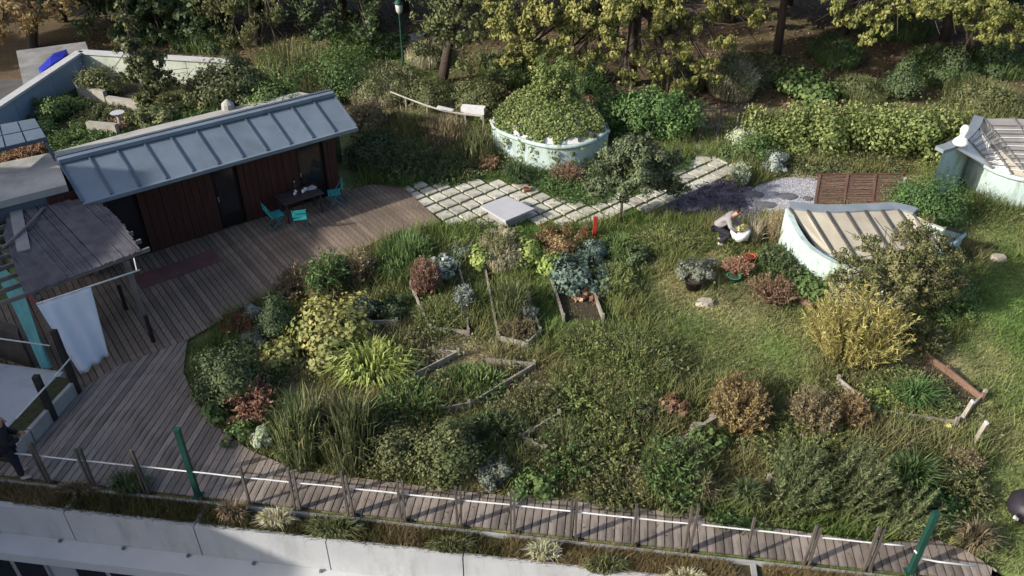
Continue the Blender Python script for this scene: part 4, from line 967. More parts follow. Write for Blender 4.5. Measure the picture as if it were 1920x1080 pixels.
# bag held in front
fwd = Vector((math.sin(R(118)), math.cos(R(118)), 0)); bc = pp + fwd * .55 + Vector((0, 0, .47))
bgv = empty('carrier_bag', bc, 'white bag of yellow green leaves held by the bending person', 'bag')
sub(MB().lathe(bc, [(.12, -.22), (.22, -.15), (.27, .03), (.27, .17), (.25, .19), (.2, .12)], 14), 'sack', mat('white_plastic', (.78, .78, .78), (.70, .70, .71), 5, .5, .4, 12), bgv, True)
for v_ in bgv.children[0].data.vertices:
    v_.co.x += random.uniform(-.035, .035); v_.co.y += random.uniform(-.035, .035); v_.co.z = bc.z + (v_.co.z - bc.z) * .8 + random.uniform(-.05, .04)
r9 = np.random.default_rng(5); V9, l9 = clump_leaves(np.array([[0, 0, .2], [.1, .05, .24], [-.1, -.04, .22]]), [.14, .12, .12], 260, .09, .6, r9, zmin=-1)
link('leaves', np_mesh('leaves', V9, 4, lv=l9), leafmat('lime_leaves', (.30, .38, .04), (.42, .50, .08), (.55, .6, .2)), bgv)
stand = dict(pelvis=(0, 0, .92), waist=(0, .01, 1.08), chest=(0, .03, 1.32), collar=(0, .05, 1.46), neck=(0, .05, 1.48), head=(0, .09, 1.60), crown=(0, .08, 1.70), face=(0, .9, -.4),
             shl=(-.2, .03, 1.4), ell=(-.27, .06, 1.12), wrl=(-.12, .28, 1.05), shr=(.2, .03, 1.4), elr=(.27, .06, 1.12), wrr=(.10, .30, 1.07), hdl=(.4, .8, 0), hdr=(-.4, .8, 0),
             hpl=(-.1, 0, .86), knl=(-.11, .04, .48), anl=(-.12, 0, .1), tol=(-.15, .18, .04), hpr=(.1, 0, .86), knr=(.12, .06, .48), anr=(.13, .06, .1), tor=(.16, .24, .04))
person(G(38, 893, .06), R(-60), 'person in black coat standing behind the railing at the left edge', stand, mat('black_coat', (.018, .017, .02), rough=.8), M_NAVY, M_HAIR, M_SHOE)
# ------------------------------------------------------------------ plants
M_STEM = mat('stem', (.10, .075, .045), (.07, .05, .032), 6, .9)
M_STRAW = mat('straw_stem', (.32, .26, .14), (.24, .19, .10), 6, .9)
M_BARK = mat('bark', (.085, .066, .05), (.05, .04, .032), 5, .95, .8, 30, stretch=(4, 4, .6))
PAL = {
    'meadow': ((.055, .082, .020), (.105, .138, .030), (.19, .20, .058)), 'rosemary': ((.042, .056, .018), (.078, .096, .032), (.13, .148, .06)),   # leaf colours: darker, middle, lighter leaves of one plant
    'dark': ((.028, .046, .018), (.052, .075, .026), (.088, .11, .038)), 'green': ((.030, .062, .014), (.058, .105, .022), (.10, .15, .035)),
    'lush': ((.040, .075, .016), (.070, .120, .026), (.11, .165, .042)), 'olive': ((.045, .055, .018), (.080, .088, .028), (.125, .125, .045)),
    'lime': ((.10, .14, .020), (.17, .22, .035), (.27, .31, .065)), 'yellow': ((.14, .115, .018), (.26, .205, .036), (.38, .31, .09)),
    'squash': ((.10, .115, .022), (.19, .185, .045), (.34, .25, .06)), 'rust': ((.085, .045, .028), (.14, .075, .046), (.21, .125, .08)),
    'copper': ((.12, .055, .03), (.23, .11, .065), (.34, .19, .125)), 'brown': ((.075, .055, .03), (.135, .10, .052), (.21, .165, .085)),
    'redbrown': ((.09, .055, .025), (.17, .105, .04), (.25, .19, .06)), 'silver': ((.13, .155, .13), (.21, .24, .205), (.33, .36, .32)),
    'grey': ((.075, .085, .06), (.125, .135, .10), (.19, .20, .15)), 'teal': ((.045, .072, .052), (.078, .115, .086), (.13, .17, .135)),
    'straw': ((.22, .18, .09), (.34, .28, .15), (.46, .40, .25)), 'plume': ((.20, .19, .09), (.32, .30, .16), (.45, .43, .28)),
    'red': ((.10, .022, .02), (.18, .038, .035), (.25, .08, .07)), 'pale': ((.16, .19, .10), (.27, .31, .18), (.50, .52, .42)),
    'tree': ((.070, .083, .014), (.135, .140, .026), (.225, .205, .046)), 'apple': ((.042, .055, .024), (.078, .094, .042), (.12, .138, .066)),
    'mixed': ((.045, .062, .018), (.085, .095, .028), (.17, .14, .06)), 'vine': ((.060, .085, .016), (.115, .140, .028), (.20, .205, .06)),
}
def lm(p): return leafmat('leaf_' + p, *PAL[p])
NTRI = [0]
def place(u0, v0, u1, v1, z=0.0, hmin=.15, flat=.75, grow=1.0):
    uc = (u0 + u1) / 2; f = G(uc, v1, z); s = depth_px(v1, z); w = (u1 - u0) / s
    dep = PITCH + math.atan(((v0 + v1) / 2 - 540) / FPX); hp = (v1 - v0) / s
    d = min(w * 1.5, hp / math.sin(dep) * flat)
    h = max(hmin, (hp - .72 * d * math.sin(dep)) / math.cos(dep))
    return Vector((f.x, f.y + .46 * d, z)), w, d, h
FLAT = {'S': .92, 'G': .7, 'K': .85, 'L': .85, 'B': .8, 'T': .75, 'R': .75, 'Y': .62, 'W': .85}
SEED = [100]
NAMES = {'B': ('shrub', 'shrub'), 'L': ('shrub', 'shrub'), 'S': ('herb_clump', 'plant'), 'R': ('rosemary_bush', 'shrub'), 'G': ('grass_tuft', 'grass'), 'W': ('reed_clump', 'plant'), 'T': ('dry_plant', 'plant'), 'K': ('leafy_plant', 'plant'), 'Y': ('bamboo', 'bamboo')}
def plant(kind, bb, pal, label, z=0.0, name=None, cat=None, leaf=None, dens=1.0, group=None, hs=1.0, flat=None, **kw):
    p, w, d, h = place(*bb, z=z, flat=flat or (.95 if kw.get('foot', 0) > .65 else FLAT[kind])); h *= hs
    if kind in 'SLK': w *= 1.15; d *= 1.15
    SEED[0] += 1; sd = SEED[0]
    if pal == 'meadow': leaf = .065; dens *= .55
    nm, ct = NAMES[kind]; nm = name or nm; ct = cat or ct
    t = empty(nm, p, label, ct, group); t.rotation_euler.z = 0
    st = None; sm = M_STEM
    area = w * d * 1.2 + (w + d) * h * 1.3
    if kind in 'BLK':
        lf = leaf or {'B': .085, 'L': .085, 'K': .16}[kind]; asp = kw.pop('aspect', .6 if kind != 'K' else .85)
        n = int(min(8200, max(200, dens * 1.75 * area / (lf * lf * asp * .6))))
        cl = kw.pop('clumps', int(min(46, max(9, 9 + area * 5))))
        V, lv, st = bush_parts(w, d, h, lf, n, sd, clumps=cl, aspect=asp, shape='dome' if kind != 'L' else 'loose', **kw)
    elif kind in 'SRTY':
        lf = leaf or {'S': .10, 'R': .085, 'T': .06, 'Y': .20}[kind]; asp = {'S': .38, 'R': .2, 'T': .4, 'Y': .14}[kind]
        n = min(8200, max(280, dens * 1.55 * area / (lf * lf * asp * .6)))
        per = {'S': 16, 'R': 120, 'T': 12, 'Y': 22}[kind]; stems = int(max(10, min(260, n / per)))
        opt = dict(bend=.7, up=.45); opt.update({'R': dict(bend=.3, up=.9, t0=.05), 'T': dict(bend=.25, up=.75, t0=.35, wave=.04), 'Y': dict(bend=.8, up=.6, t0=.15)}.get(kind, {})); opt.update(kw)
        V, lv, st = stem_parts(w, d, h, sd, stems=stems, per=int(n / stems), leaf=lf, aspect=asp, **opt)
        if kind in 'TY': sm = M_STRAW
    else:
        bw = leaf or {'G': .022, 'W': .055}[kind]; n = int(min(2200, max(120, dens * 1.3 * area / (bw * h * .7))))
        opt = dict(arch=.6, foot=.35); opt.update(kw); V, lv = blade_parts(w, d, h, sd, n=n, bw=bw, **opt)
    if kind in 'SL' and z == 0 and pal in ('green', 'mixed', 'olive', 'lush', 'dark', 'meadow'):
        V2, lv2 = blade_parts(w * 1.1, d * 1.1, h * .95, sd + 5000, n=int(min(1500, 150 + (420 if pal == 'meadow' else 180) * area)), bw=.02, arch=.4, foot=.85)
        link('blades', np_mesh('blades', V2, 4, lv=lv2), lm({'dark': 'green', 'green': 'mixed', 'lush': 'lush', 'meadow': 'meadow'}.get(pal, 'straw' if sd % 3 == 0 else 'mixed')), t); NTRI[0] += len(V2) // 2
    NTRI[0] += len(V) // 2
    link('blades' if kind in 'GW' else 'foliage', np_mesh(nm, V, 4, lv=lv), lm(pal), t)
    if st: st.build('stems', sm, t); NTRI[0] += len(st.f) * 2
    return t
P = plant
# --- left front of the garden
P('B', (340, 632, 492, 775), 'dark', 'large dark green dome shrub at the inner curve of the deck', leaf=.07, flat=.62)
P('S', (422, 712, 502, 808), 'copper', 'orange red leaved shrub at the deck edge', leaf=.14, name='shrub', cat='shrub')
P('K', (372, 742, 416, 802), 'lush', 'small bright green leafy plant left of the orange red shrub', leaf=.13)
P('B', (398, 782, 474, 848), 'green', 'low green plant below the orange red shrub', leaf=.09)
P('K', (466, 796, 506, 856), 'pale', 'small pale yellow leaved plant at the deck corner', leaf=.11)
P('S', (404, 588, 472, 628), 'red', 'dark red flowering plant at the deck edge', leaf=.09)
P('B', (443, 566, 486, 604), 'silver', 'small silver leaved plant behind the red flowers', leaf=.07)
P('B', (472, 550, 545, 645), 'dark', 'dark green herb bush behind the grey mound', leaf=.06, hs=1.1)
P('B', (442, 612, 502, 660), 'grey', 'grey green mound of lavender beside the dome shrub', leaf=.06)
P('K', (535, 545, 690, 690), 'squash', 'large squash plant with yellow and orange leaves', leaf=.12)
P('K', (484, 632, 548, 702), 'squash', 'small squash plant with yellow green leaves left of the large one', leaf=.11)
P('S', (572, 470, 645, 570), 'green', 'tall green leafy plant at the deck edge below the chairs', leaf=.13)
P('S', (508, 500, 580, 570), 'brown', 'feathery reddish brown plant at the deck edge', leaf=.08, up=.7)
P('T', (640, 470, 700, 545), 'brown', 'brown seeding stalks at the deck edge', leaf=.08)
P('G', (685, 415, 815, 545), 'green', 'big clump of tall green grass beside the sunlit deck', leaf=.03, arch=.4, foot=.75, hs=.95)
P('B', (652, 532, 700, 612), 'teal', 'blue green upright shrub beside the squash', leaf=.08)
P('B', (690, 548, 765, 606), 'dark', 'dark green herbs in the small bed', leaf=.07)
P('W', (585, 618, 795, 745), 'lime', 'wide clump of lime green arching corn leaves', leaf=.045, arch=.85, foot=.6, dens=1.0)
P('G', (500, 725, 610, 900), 'mixed', 'tall wild grass at the left front by the deck', leaf=.028, foot=.8, arch=.4, hs=1.3, dens=1.3)
P('G', (595, 735, 705, 910), 'olive', 'tall brownish wild grass in front of the corn', leaf=.028, foot=.8, arch=.4, hs=1.3, dens=1.3)
P('T', (560, 740, 660, 850), 'brown', 'brown seed heads among the wild grass', leaf=.07)
P('B', (690, 770, 800, 915), 'olive', 'olive green leafy shrub by the walkway', leaf=.07, flat=.65)
P('B', (780, 765, 905, 925), 'mixed', 'large olive brown shrub left of the silver bush', leaf=.07, flat=.65)
P('S', (700, 720, 830, 800), 'lush', 'green weeds in front of the leek row', leaf=.12)
P('B', (888, 842, 958, 928), 'grey', 'grey silver bush beside the walkway', leaf=.06)
P('B', (942, 868, 1075, 944), 'lush', 'bright green low plant at the walkway edge', leaf=.09, hs=.8)
P('S', (1010, 790, 1130, 915), 'green', 'leafy green plant over the small pointed bed', leaf=.085, dens=.42, hs=.75)
P('S', (1090, 780, 1200, 900), 'vine', 'loose green and yellow plant left of the long bed', leaf=.085, dens=.42, hs=.75)
P('G', (805, 676, 955, 760), 'lush', 'row of bright green leek leaves in the bed', leaf=.035, foot=.9, arch=.3, hs=.7)
P('S', (865, 775, 985, 850), 'dark', 'dark weeds behind the silver bush', leaf=.1)
# --- middle beds
P('T', (765, 480, 826, 572), 'rust', 'rusty red dry plant in the white ended bed', leaf=.07, dens=1.4)
P('S', (778, 555, 880, 625), 'meadow', 'mixed green herbs filling the white ended bed', leaf=.09)
P('K', (812, 470, 852, 528), 'silver', 'silver white leaved plant in the white ended bed', leaf=.11)
P('B', (842, 446, 894, 494), 'teal', 'round blue green cabbage plant behind the beds', leaf=.12)
P('K', (852, 434, 892, 466), 'lime', 'yellow flowering plant behind the blue green cabbage', leaf=.09)
P('K', (882, 446, 914, 514), 'lime', 'narrow yellow leaved plant right of the cabbage', leaf=.09)
P('S', (850, 535, 886, 590), 'silver', 'thin grey plant at the right side of the white ended bed', leaf=.07)
P('L', (902, 418, 976, 512), 'olive', 'olive green shrub below the stone table', leaf=.07)
P('K', (966, 428, 1014, 500), 'lime', 'upright yellow green plant below the stone table', leaf=.09)
P('L', (1012, 420, 1100, 496), 'redbrown', 'reddish brown shrub below the slabs', leaf=.07)
P('G', (918, 505, 1000, 620), 'olive', 'tall wild grass filling the narrow bed', leaf=.022, foot=.7, arch=.35)
P('B', (968, 556, 1010, 614), 'grey', 'small grey green bush in the narrow bed', leaf=.06)
P('T', (930, 595, 1010, 645), 'brown', 'dead brown stalks at the front of the narrow bed', leaf=.06, dens=1.3)
P('K', (1036, 476, 1144, 566), 'teal', 'large blue green kale plant', leaf=.13)
P('K', (1016, 466, 1060, 528), 'lime', 'yellow leaved plant left of the kale', leaf=.10)
P('K', (1074, 534, 1130, 572), 'copper', 'low copper leaved plant in front of the kale', leaf=.14)
P('B', (1094, 438, 1140, 494), 'teal', 'small teal shrub below the red post', leaf=.07)
P('G', (1128, 430, 1205, 496), 'lush', 'tall green grass right of the red post', leaf=.025, foot=.8)
P('B', (1172, 450, 1222, 506), 'dark', 'dark green shrub in the grass under the apple tree', leaf=.07)
P('L', (1125, 490, 1190, 560), 'meadow', 'loose weeds right of the kale', leaf=.07)
P('S', (1190, 420, 1330, 480), 'meadow', 'wild grasses and weeds below the dark slate', leaf=.10, hs=.7)
P('S', (1058, 600, 1180, 690), 'meadow', 'loose green herbs right of the narrow bed', leaf=.085, dens=.42, hs=.75)
P('S', (1130, 610, 1260, 740), 'meadow', 'wispy light green plant in the middle of the garden', leaf=.085, dens=.42, hs=.75)
P('S', (1030, 690, 1160, 790), 'vine', 'loose yellow green weeds above the small pointed bed', leaf=.085, dens=.42, hs=.75)
P('S', (1130, 720, 1260, 830), 'green', 'tall green weeds beside the black pot', leaf=.085, dens=.42, hs=.75)
P('K', (1246, 738, 1286, 778), 'copper', 'copper leaved plant in the black pot by the dark bed', leaf=.12, z=.16)
P('S', (960, 730, 1050, 790), 'olive', 'low olive weeds between the two pointed beds', leaf=.09)
# --- right front
P('T', (1338, 706, 1456, 838), 'redbrown', 'red brown shrub with yellowing leaves on the lawn', leaf=.09, dens=1.6, name='shrub', cat='shrub')
P('T', (1488, 726, 1585, 838), 'brown', 'brown dry shrub right of the red brown one', leaf=.08, dens=1.2, name='shrub', cat='shrub')
P('T', (1570, 735, 1640, 820), 'redbrown', 'small yellow brown shrub against the right hand bed', leaf=.08, dens=1.0, name='shrub', cat='shrub')
P('K', (1300, 798, 1375, 866), 'lush', 'light green leafy plant at the front raised bed', leaf=.10)
P('S', (1215, 835, 1335, 965), 'green', 'green herbs by the walkway in front of the long bed', leaf=.10)
P('S', (1100, 870, 1220, 960), 'mixed', 'low brown green weeds by the walkway', leaf=.09, hs=.7)
P('G', (1285, 872, 1360, 965), 'brown', 'purple brown grass by the walkway', leaf=.022)
P('G', (1362, 880, 1450, 970), 'dark', 'dark green grass tuft by the walkway', leaf=.022, arch=.5)
P('S', (1330, 950, 1460, 1000), 'green', 'low green weeds at the walkway edge before the rosemary', leaf=.09, hs=.6)
P('R', (1435, 835, 1555, 1005), 'rosemary', 'tall rosemary bush leftmost by the walkway', leaf=.10, lean=(.35, .15), hs=1.0)
P('R', (1540, 845, 1655, 1015), 'rosemary', 'tall dark rosemary bush in the middle by the walkway', leaf=.10, lean=(.55, .2), hs=1.0)
P('R', (1630, 925, 1765, 1030), 'rosemary', 'dark rosemary bush beside the right green post', leaf=.10, lean=(.5, .1))
P('G', (1645, 830, 1800, 945), 'lush', 'fan of bright green iris leaves behind the rosemary', leaf=.035, arch=.5, foot=.3)
P('B', (1740, 900, 1835, 985), 'green', 'low green shrub right of the rosemary', leaf=.08, hs=.7)
P('G', (1668, 690, 1790, 788), 'green', 'fountain of green arching leaves in the right hand bed', leaf=.03, arch=.5, foot=.25)
P('K', (1742, 766, 1790, 800), 'yellow', 'yellow flowers in the right hand bed', leaf=.09)
P('K', (1688, 760, 1724, 784), 'copper', 'orange flowers in the right hand bed', leaf=.09)
P('S', (1630, 735, 1690, 785), 'lime', 'small lime green plant in the right hand bed', leaf=.09)
P('S', (1650, 690, 1810, 792), 'meadow', 'mixed herbs filling the right hand bed', leaf=.09, hs=.6)
P('S', (1440, 770, 1640, 900), 'meadow', 'rough herbs between the brown shrubs and the rosemary', leaf=.09, hs=.6)
P('S', (1780, 850, 1860, 960), 'mixed', 'weeds along the lawn path at the right', leaf=.08, hs=.6)
P('T', (1775, 840, 1850, 900), 'brown', 'dry brown grass at the lawn path', leaf=.06)
P('G', (1790, 960, 1890, 1060), 'brown', 'dry grass at the end of the deck', leaf=.022)
P('Y', (1508, 545, 1725, 722), 'yellow', 'large yellow bamboo in front of the mint light well', leaf=.15, dens=1.5, hs=1.1, up=.8, bend=.5)
P('T', (1560, 490, 1710, 620), 'plume', 'pale feathery plumes rising behind the yellow bamboo', leaf=.12, dens=.8, up=.8)
P('S', (1440, 458, 1515, 535), 'dark', 'dark green plant against the curved mint wall', leaf=.11)
P('K', (1495, 505, 1570, 575), 'lush', 'bright green plant between the mint wall and the bamboo', leaf=.11)
P('T', (1412, 505, 1508, 582), 'rust', 'dead brown plants left of the bamboo', leaf=.07, dens=1.0, hs=.7)
P('B', (1735, 485, 1855, 605), 'green', 'broad green shrub right of the overhanging olive tree', leaf=.08)
P('S', (1690, 590, 1780, 670), 'mixed', 'weeds at the foot of the broad green shrub', leaf=.10)
P('L', (1268, 482, 1355, 530), 'grey', 'olive shrub growing in the black pot on the lawn', leaf=.08, z=.26)
P('T', (1355, 482, 1420, 520), 'copper', 'orange dry plants in the green tub', leaf=.07, z=.14)
P('G', (1400, 392, 1436, 468), 'straw', 'pale dry straw stalks beside the bending person', leaf=.02, arch=.15, foot=.4)
P('T', (1436, 385, 1480, 470), 'straw', 'leaning bundle of bare canes against the mint wall', leaf=.03, dens=.1, t0=.9)
# --- back of the garden
P('B', (1678, 300, 1840, 448), 'green', 'big rounded evergreen shrub between the two light wells', leaf=.075, dens=1.3, flat=.5, clumps=60)
P('G', (936, 286, 1004, 360), 'dark', 'dark green spiky grass in front of the overgrown light well', leaf=.03, arch=.5, foot=.4)
P('T', (886, 286, 936, 326), 'copper', 'orange brown dry plant left of the overgrown light well', leaf=.07)
P('T', (1030, 305, 1100, 350), 'rust', 'reddish dry grass under the overgrown light well', leaf=.06, dens=.8)
P('S', (1000, 320, 1110, 365), 'lush', 'bright grass fringe along the back of the slabs', leaf=.09, hs=.7)
P('G', (700, 195, 800, 275), 'mixed', 'tall yellow grass by the pale branch rail', leaf=.03, foot=.85, arch=.35)
P('G', (780, 205, 880, 290), 'brown', 'tall reddish grass behind the dark shrubs', leaf=.03, foot=.85, arch=.35)
P('G', (850, 225, 930, 318), 'olive', 'tall green grass left of the overgrown light well', leaf=.03, foot=.85, arch=.35)
P('B', (640, 235, 740, 330), 'dark', 'shrub darkened for shade at the right end of the house', leaf=.08)  # this and the next two: dark leaf colours stand in for house shadow
P('S', (700, 260, 800, 350), 'dark', 'weeds darkened for shade behind the slabs', leaf=.10)
P('S', (780, 275, 900, 345), 'dark', 'green weeds darkened for shade along the back of the slabs', leaf=.10, hs=.8)
P('L', (650, 180, 720, 260), 'brown', 'brown leaved shrub behind the house end', leaf=.08)
P('B', (740, 140, 850, 215), 'olive', 'olive shrub bank behind the branch rail', leaf=.09)
P('B', (835, 140, 950, 215), 'olive', 'wide olive shrub bank beside the overgrown light well', leaf=.09)
P('L', (1366, 220, 1478, 322), 'green', 'white flowering shrub at the right of the gate', leaf=.09)
P('L', (1372, 222, 1440, 285), 'pale', 'pale white blossoms on the shrub by the gate', leaf=.08, z=.3)
P('L', (1428, 272, 1480, 334), 'silver', 'silver leaved plant beside the gravel', leaf=.07)
P('S', (1375, 305, 1408, 355), 'pale', 'pale plant at the edge of the slate', leaf=.08)
P('S', (1470, 275, 1600, 335), 'olive', 'low grassy plants behind the white gravel', leaf=.10, hs=.8)
P('S', (1580, 270, 1710, 330), 'mixed', 'grassy plants behind the wattle screen', leaf=.10, hs=.8)
P('T', (1540, 245, 1640, 300), 'brown', 'brown seeding grass under the long hedge', leaf=.08)
P('G', (1230, 270, 1310, 325), 'lush', 'patch of tall bright grass beside the gate path', leaf=.03, foot=.9, arch=.3, hs=.6)
P('S', (1040, 345, 1150, 385), 'lush', 'low grass between slabs and apple tree', leaf=.08, hs=.5)
P('K', (1475, 118, 1585, 205), 'green', 'broad leaved green shrub beyond the long hedge', leaf=.17)
P('B', (1668, 88, 1725, 200), 'dark', 'dark upright shrub beyond the long hedge', leaf=.09)
P('L', (1590, 130, 1670, 200), 'olive', 'low grey shrub beyond the long hedge', leaf=.09)
P('L', (1820, 130, 1960, 240), 'olive', 'thicket of thin stems behind the right light well', leaf=.10)
P('B', (540, 65, 710, 205), 'lush', 'tall bright green shrub mass beyond the house', leaf=.10, dens=1.1)
P('L', (425, 55, 600, 215), 'green', 'tall leafy green shrub behind the flat roof', leaf=.11, hs=1.1)
P('B', (480, 120, 640, 215), 'olive', 'olive green shrub at the right end of the raised garden', leaf=.10)
P('L', (640, 110, 760, 200), 'olive', 'loose shrub between the tall green mass and the lamp', leaf=.10)
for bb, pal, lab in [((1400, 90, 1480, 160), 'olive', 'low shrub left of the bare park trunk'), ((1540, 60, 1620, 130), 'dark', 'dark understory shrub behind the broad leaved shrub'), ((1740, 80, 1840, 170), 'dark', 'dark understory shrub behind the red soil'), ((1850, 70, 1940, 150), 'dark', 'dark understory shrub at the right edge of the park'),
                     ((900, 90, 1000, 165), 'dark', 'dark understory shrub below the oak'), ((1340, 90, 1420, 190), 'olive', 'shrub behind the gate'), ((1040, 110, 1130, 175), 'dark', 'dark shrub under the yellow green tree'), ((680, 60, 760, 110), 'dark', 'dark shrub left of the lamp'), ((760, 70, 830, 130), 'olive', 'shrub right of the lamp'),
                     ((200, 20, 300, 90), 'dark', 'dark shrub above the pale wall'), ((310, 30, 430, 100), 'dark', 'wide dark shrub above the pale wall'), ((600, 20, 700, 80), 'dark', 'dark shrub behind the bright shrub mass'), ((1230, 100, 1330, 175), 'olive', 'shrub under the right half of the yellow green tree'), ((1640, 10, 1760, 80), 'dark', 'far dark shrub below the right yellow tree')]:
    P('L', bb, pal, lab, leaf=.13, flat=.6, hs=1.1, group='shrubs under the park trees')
# --- raised garden behind the house
P('L', (40, 172, 120, 245), 'lush', 'feathery bright fennel in the raised garden', leaf=.09, z=uz)
P('L', (225, 180, 330, 250), 'mixed', 'yellow green shrub at the edge of the flat roof', leaf=.10, z=uz)
P('B', (330, 100, 430, 215), 'olive', 'bushy shrub in the raised garden right of the young tree', leaf=.11, z=uz)
P('L', (140, 105, 220, 190), 'mixed', 'climbing plant against the corner of the pale wall', leaf=.10, z=uz, dens=.5, flat=.3)
P('T', (180, 222, 230, 256), 'copper', 'dry orange plants in the raised garden', leaf=.09, z=uz, dens=.6)
P('S', (60, 225, 210, 290), 'green', 'low grass in the shade of the blue wall', leaf=.10, z=uz, hs=.6)
P('S', (-10, 265, 60, 310), 'copper', 'orange leaved plant under the small metal canopy', leaf=.11, z=uz)
P('S', (300, 195, 420, 235), 'green', 'green fringe of plants along the flat roof', leaf=.10, z=uz, hs=.8)
P('L', (395, 85, 485, 200), 'olive', 'loose shrub hiding the right end of the pale wall', leaf=.11, z=uz)
P('B', (430, 150, 560, 215), 'green', 'low green shrub along the back of the flat roof', leaf=.10, z=uz)
P('S', (120, 185, 210, 250), 'olive', 'rough grass between the sleepers in the raised garden', leaf=.10, z=uz, hs=.6)
# --- planter on the terrace edge
for (bb, pal, lab) in [((185, 870, 285, 940), 'dark', 'dark weeds overhanging the planter below the left railing'), ((90, 895, 190, 935), 'brown', 'dry brown grass in the planter at the far left'), ((395, 930, 470, 990), 'brown', 'rusty grass in the planter right of the first divider'),
                       ((470, 945, 560, 1000), 'straw', 'straw coloured grass in the planter left of centre'), ((560, 960, 690, 1020), 'mixed', 'yellow green grass in the planter near the lit facade'), ((790, 1000, 900, 1045), 'olive', 'olive grass in the planter below the walkway middle'),
                       ((980, 1005, 1062, 1062), 'plume', 'round pale grass tussock in the planter'), ((1080, 1035, 1190, 1085), 'mixed', 'grass in the planter right of the round tussock'), ((1240, 1060, 1330, 1100), 'straw', 'straw grass at the bottom edge of the picture')]:
    P('G', bb, pal, lab, leaf=.016, foot=.6, arch=.6, group='grass clumps in the terrace planter', dens=1.2)
# ------------------------------------------------------------------ hedges
def hedge(a, b, h, d, pal, label, n, leaf=.10, seed=1):
    c = (a + b) / 2; L_ = (b - a).length; ang = math.atan2(b.y - a.y, b.x - a.x)
    t = empty('hedge', c, label, 'hedge', 'hedges along the back of the garden', rz=ang)
    V, lv, st = bush_parts(L_, d, h, leaf, n, seed, clumps=int(L_ * 14), shape='box', droop=.5)
    link('foliage', np_mesh('hedge', V, 4, lv=lv), lm(pal), t); NTRI[0] += len(V) // 2
    mb = MB()
    for k in range(int(L_ / .35)):
        x = -L_ / 2 + .2 + k * .35; mb.tube([(x, 0, 0), (x + random.uniform(-.1, .1), random.uniform(-.15, .15), h * .5), (x + random.uniform(-.2, .2), random.uniform(-.2, .2), h * .85)], [.03, .02, .008], 4)
    mb.build('stems', M_STEM, t)
hedge(G(1122, 246), G(1300, 260), 1.8, 1.4, 'lush', 'bright green hedge left of the gate', 12000, .125, 21)
hedge(G(1392, 278), G(1605, 288), 1.9, 1.6, 'vine', 'yellow green hedge right of the gate', 12000, .125, 22)
hedge(G(1605, 288), G(1845, 294), 1.8, 1.6, 'vine', 'green hedge reaching the right light well', 12000, .125, 23)
# ------------------------------------------------------------------ creepers over the centre light well
r_ = np.random.default_rng(77); cen = []; rad = []
fr1 = [G(u, v) + Vector((0, 0, .93)) for u, v in [(930, 285), (975, 305), (1010, 315), (1045, 320), (1085, 316), (1130, 295)]]
bk1 = [G(u, v, z_) for u, v, z_ in [(928, 216, 1.15), (968, 180, 1.7), (1010, 165, 2.0), (1035, 163, 2.0), (1075, 178, 1.75), (1128, 224, 1.15)]]
for _ in range(260):
    f = r_.random() * 4.98; i = int(f); f -= i; g = r_.random() ** .85
    lim = -.04 + .22 * abs(math.sin(2.1 * (i + f)))
    if g < lim: continue
    p = fr1[i].lerp(fr1[i + 1], f).lerp(bk1[i].lerp(bk1[i + 1], f), g); cen.append((p.x, p.y, p.z + .03)); rad.append(r_.uniform(.10, .24))
for _ in range(120):     # tall tuft at the back and streamers down the wall
    cen.append(tuple(G(1035 + r_.normal() * 20, 164, 2.0) + Vector((0, r_.uniform(-.9, .3), r_.uniform(-.1, 1.15))))); rad.append(.22)
for u, v in [(926, 280), (938, 291), (950, 298), (975, 306), (1000, 313), (1040, 320), (1075, 318), (1100, 312), (1120, 303)]:
    for k in range(7): cen.append(tuple(G(u + r_.normal() * 9, v) + Vector((0, -.06, r_.uniform(.15, .95))))); rad.append(.10)
cv_ = empty('creeper', G(1030, 318), 'green creeper covering the roof of the round light well', 'creeper')
V, lv = clump_leaves(np.array(cen) - np.array(cv_.location), np.array(rad) * np.array([1] * len(rad)), 9000, .10, .7, r_, zmin=-.0)
nf = 17000; f_ = r_.random(nf) * 4.999; i_ = f_.astype(int); f_ -= i_; g_ = r_.random(nf) * 1.08
fa_ = np.array([list(p) for p in fr1]); ba_ = np.array([list(p) for p in bk1])
S_ = (fa_[i_] * (1 - f_)[:, None] + fa_[i_ + 1] * f_[:, None]) * (1 - g_)[:, None] + (ba_[i_] * (1 - f_)[:, None] + ba_[i_ + 1] * f_[:, None]) * g_[:, None]
kp = (noise2(f_ + i_, g_ * 3, .5, 61) * .7 + noise2((f_ + i_) * 3, g_ * 8, .5, 62) * .3 + g_ * .55) > .56
S_ = S_[kp] + np.stack([r_.normal(size=kp.sum()) * .03, r_.normal(size=kp.sum()) * .03, .02 + .13 * r_.random(kp.sum()) ** 2], 1) - np.array(cv_.location)
nr_ = unit(r_.normal(size=S_.shape) * .5 + np.array([.0, -.3, 1])); ln_ = .10 * r_.uniform(.6, 1.3, len(S_))
V = np.concatenate([V, leaf_quads(S_, np.cross(nr_, r_.normal(size=S_.shape)), nr_, ln_, ln_ * .7, r_)]); lv = np.concatenate([lv, np.repeat(r_.random(len(S_)), 4)])
link('foliage', np_mesh('creeper', V, 4, lv=lv), lm('vine'), cv_)
mb = MB(cv_.location)
for k in range(14):
    i = r_.integers(0, 5); mb.tube([fr1[i].lerp(bk1[i], .08) + Vector((0, 0, .05)), fr1[i].lerp(bk1[i], .5) + Vector((r_.normal() * .2, 0, .06)), bk1[i] + Vector((0, 0, .08))], .014, 4)
mb.build('stems', M_STEM, cv_)

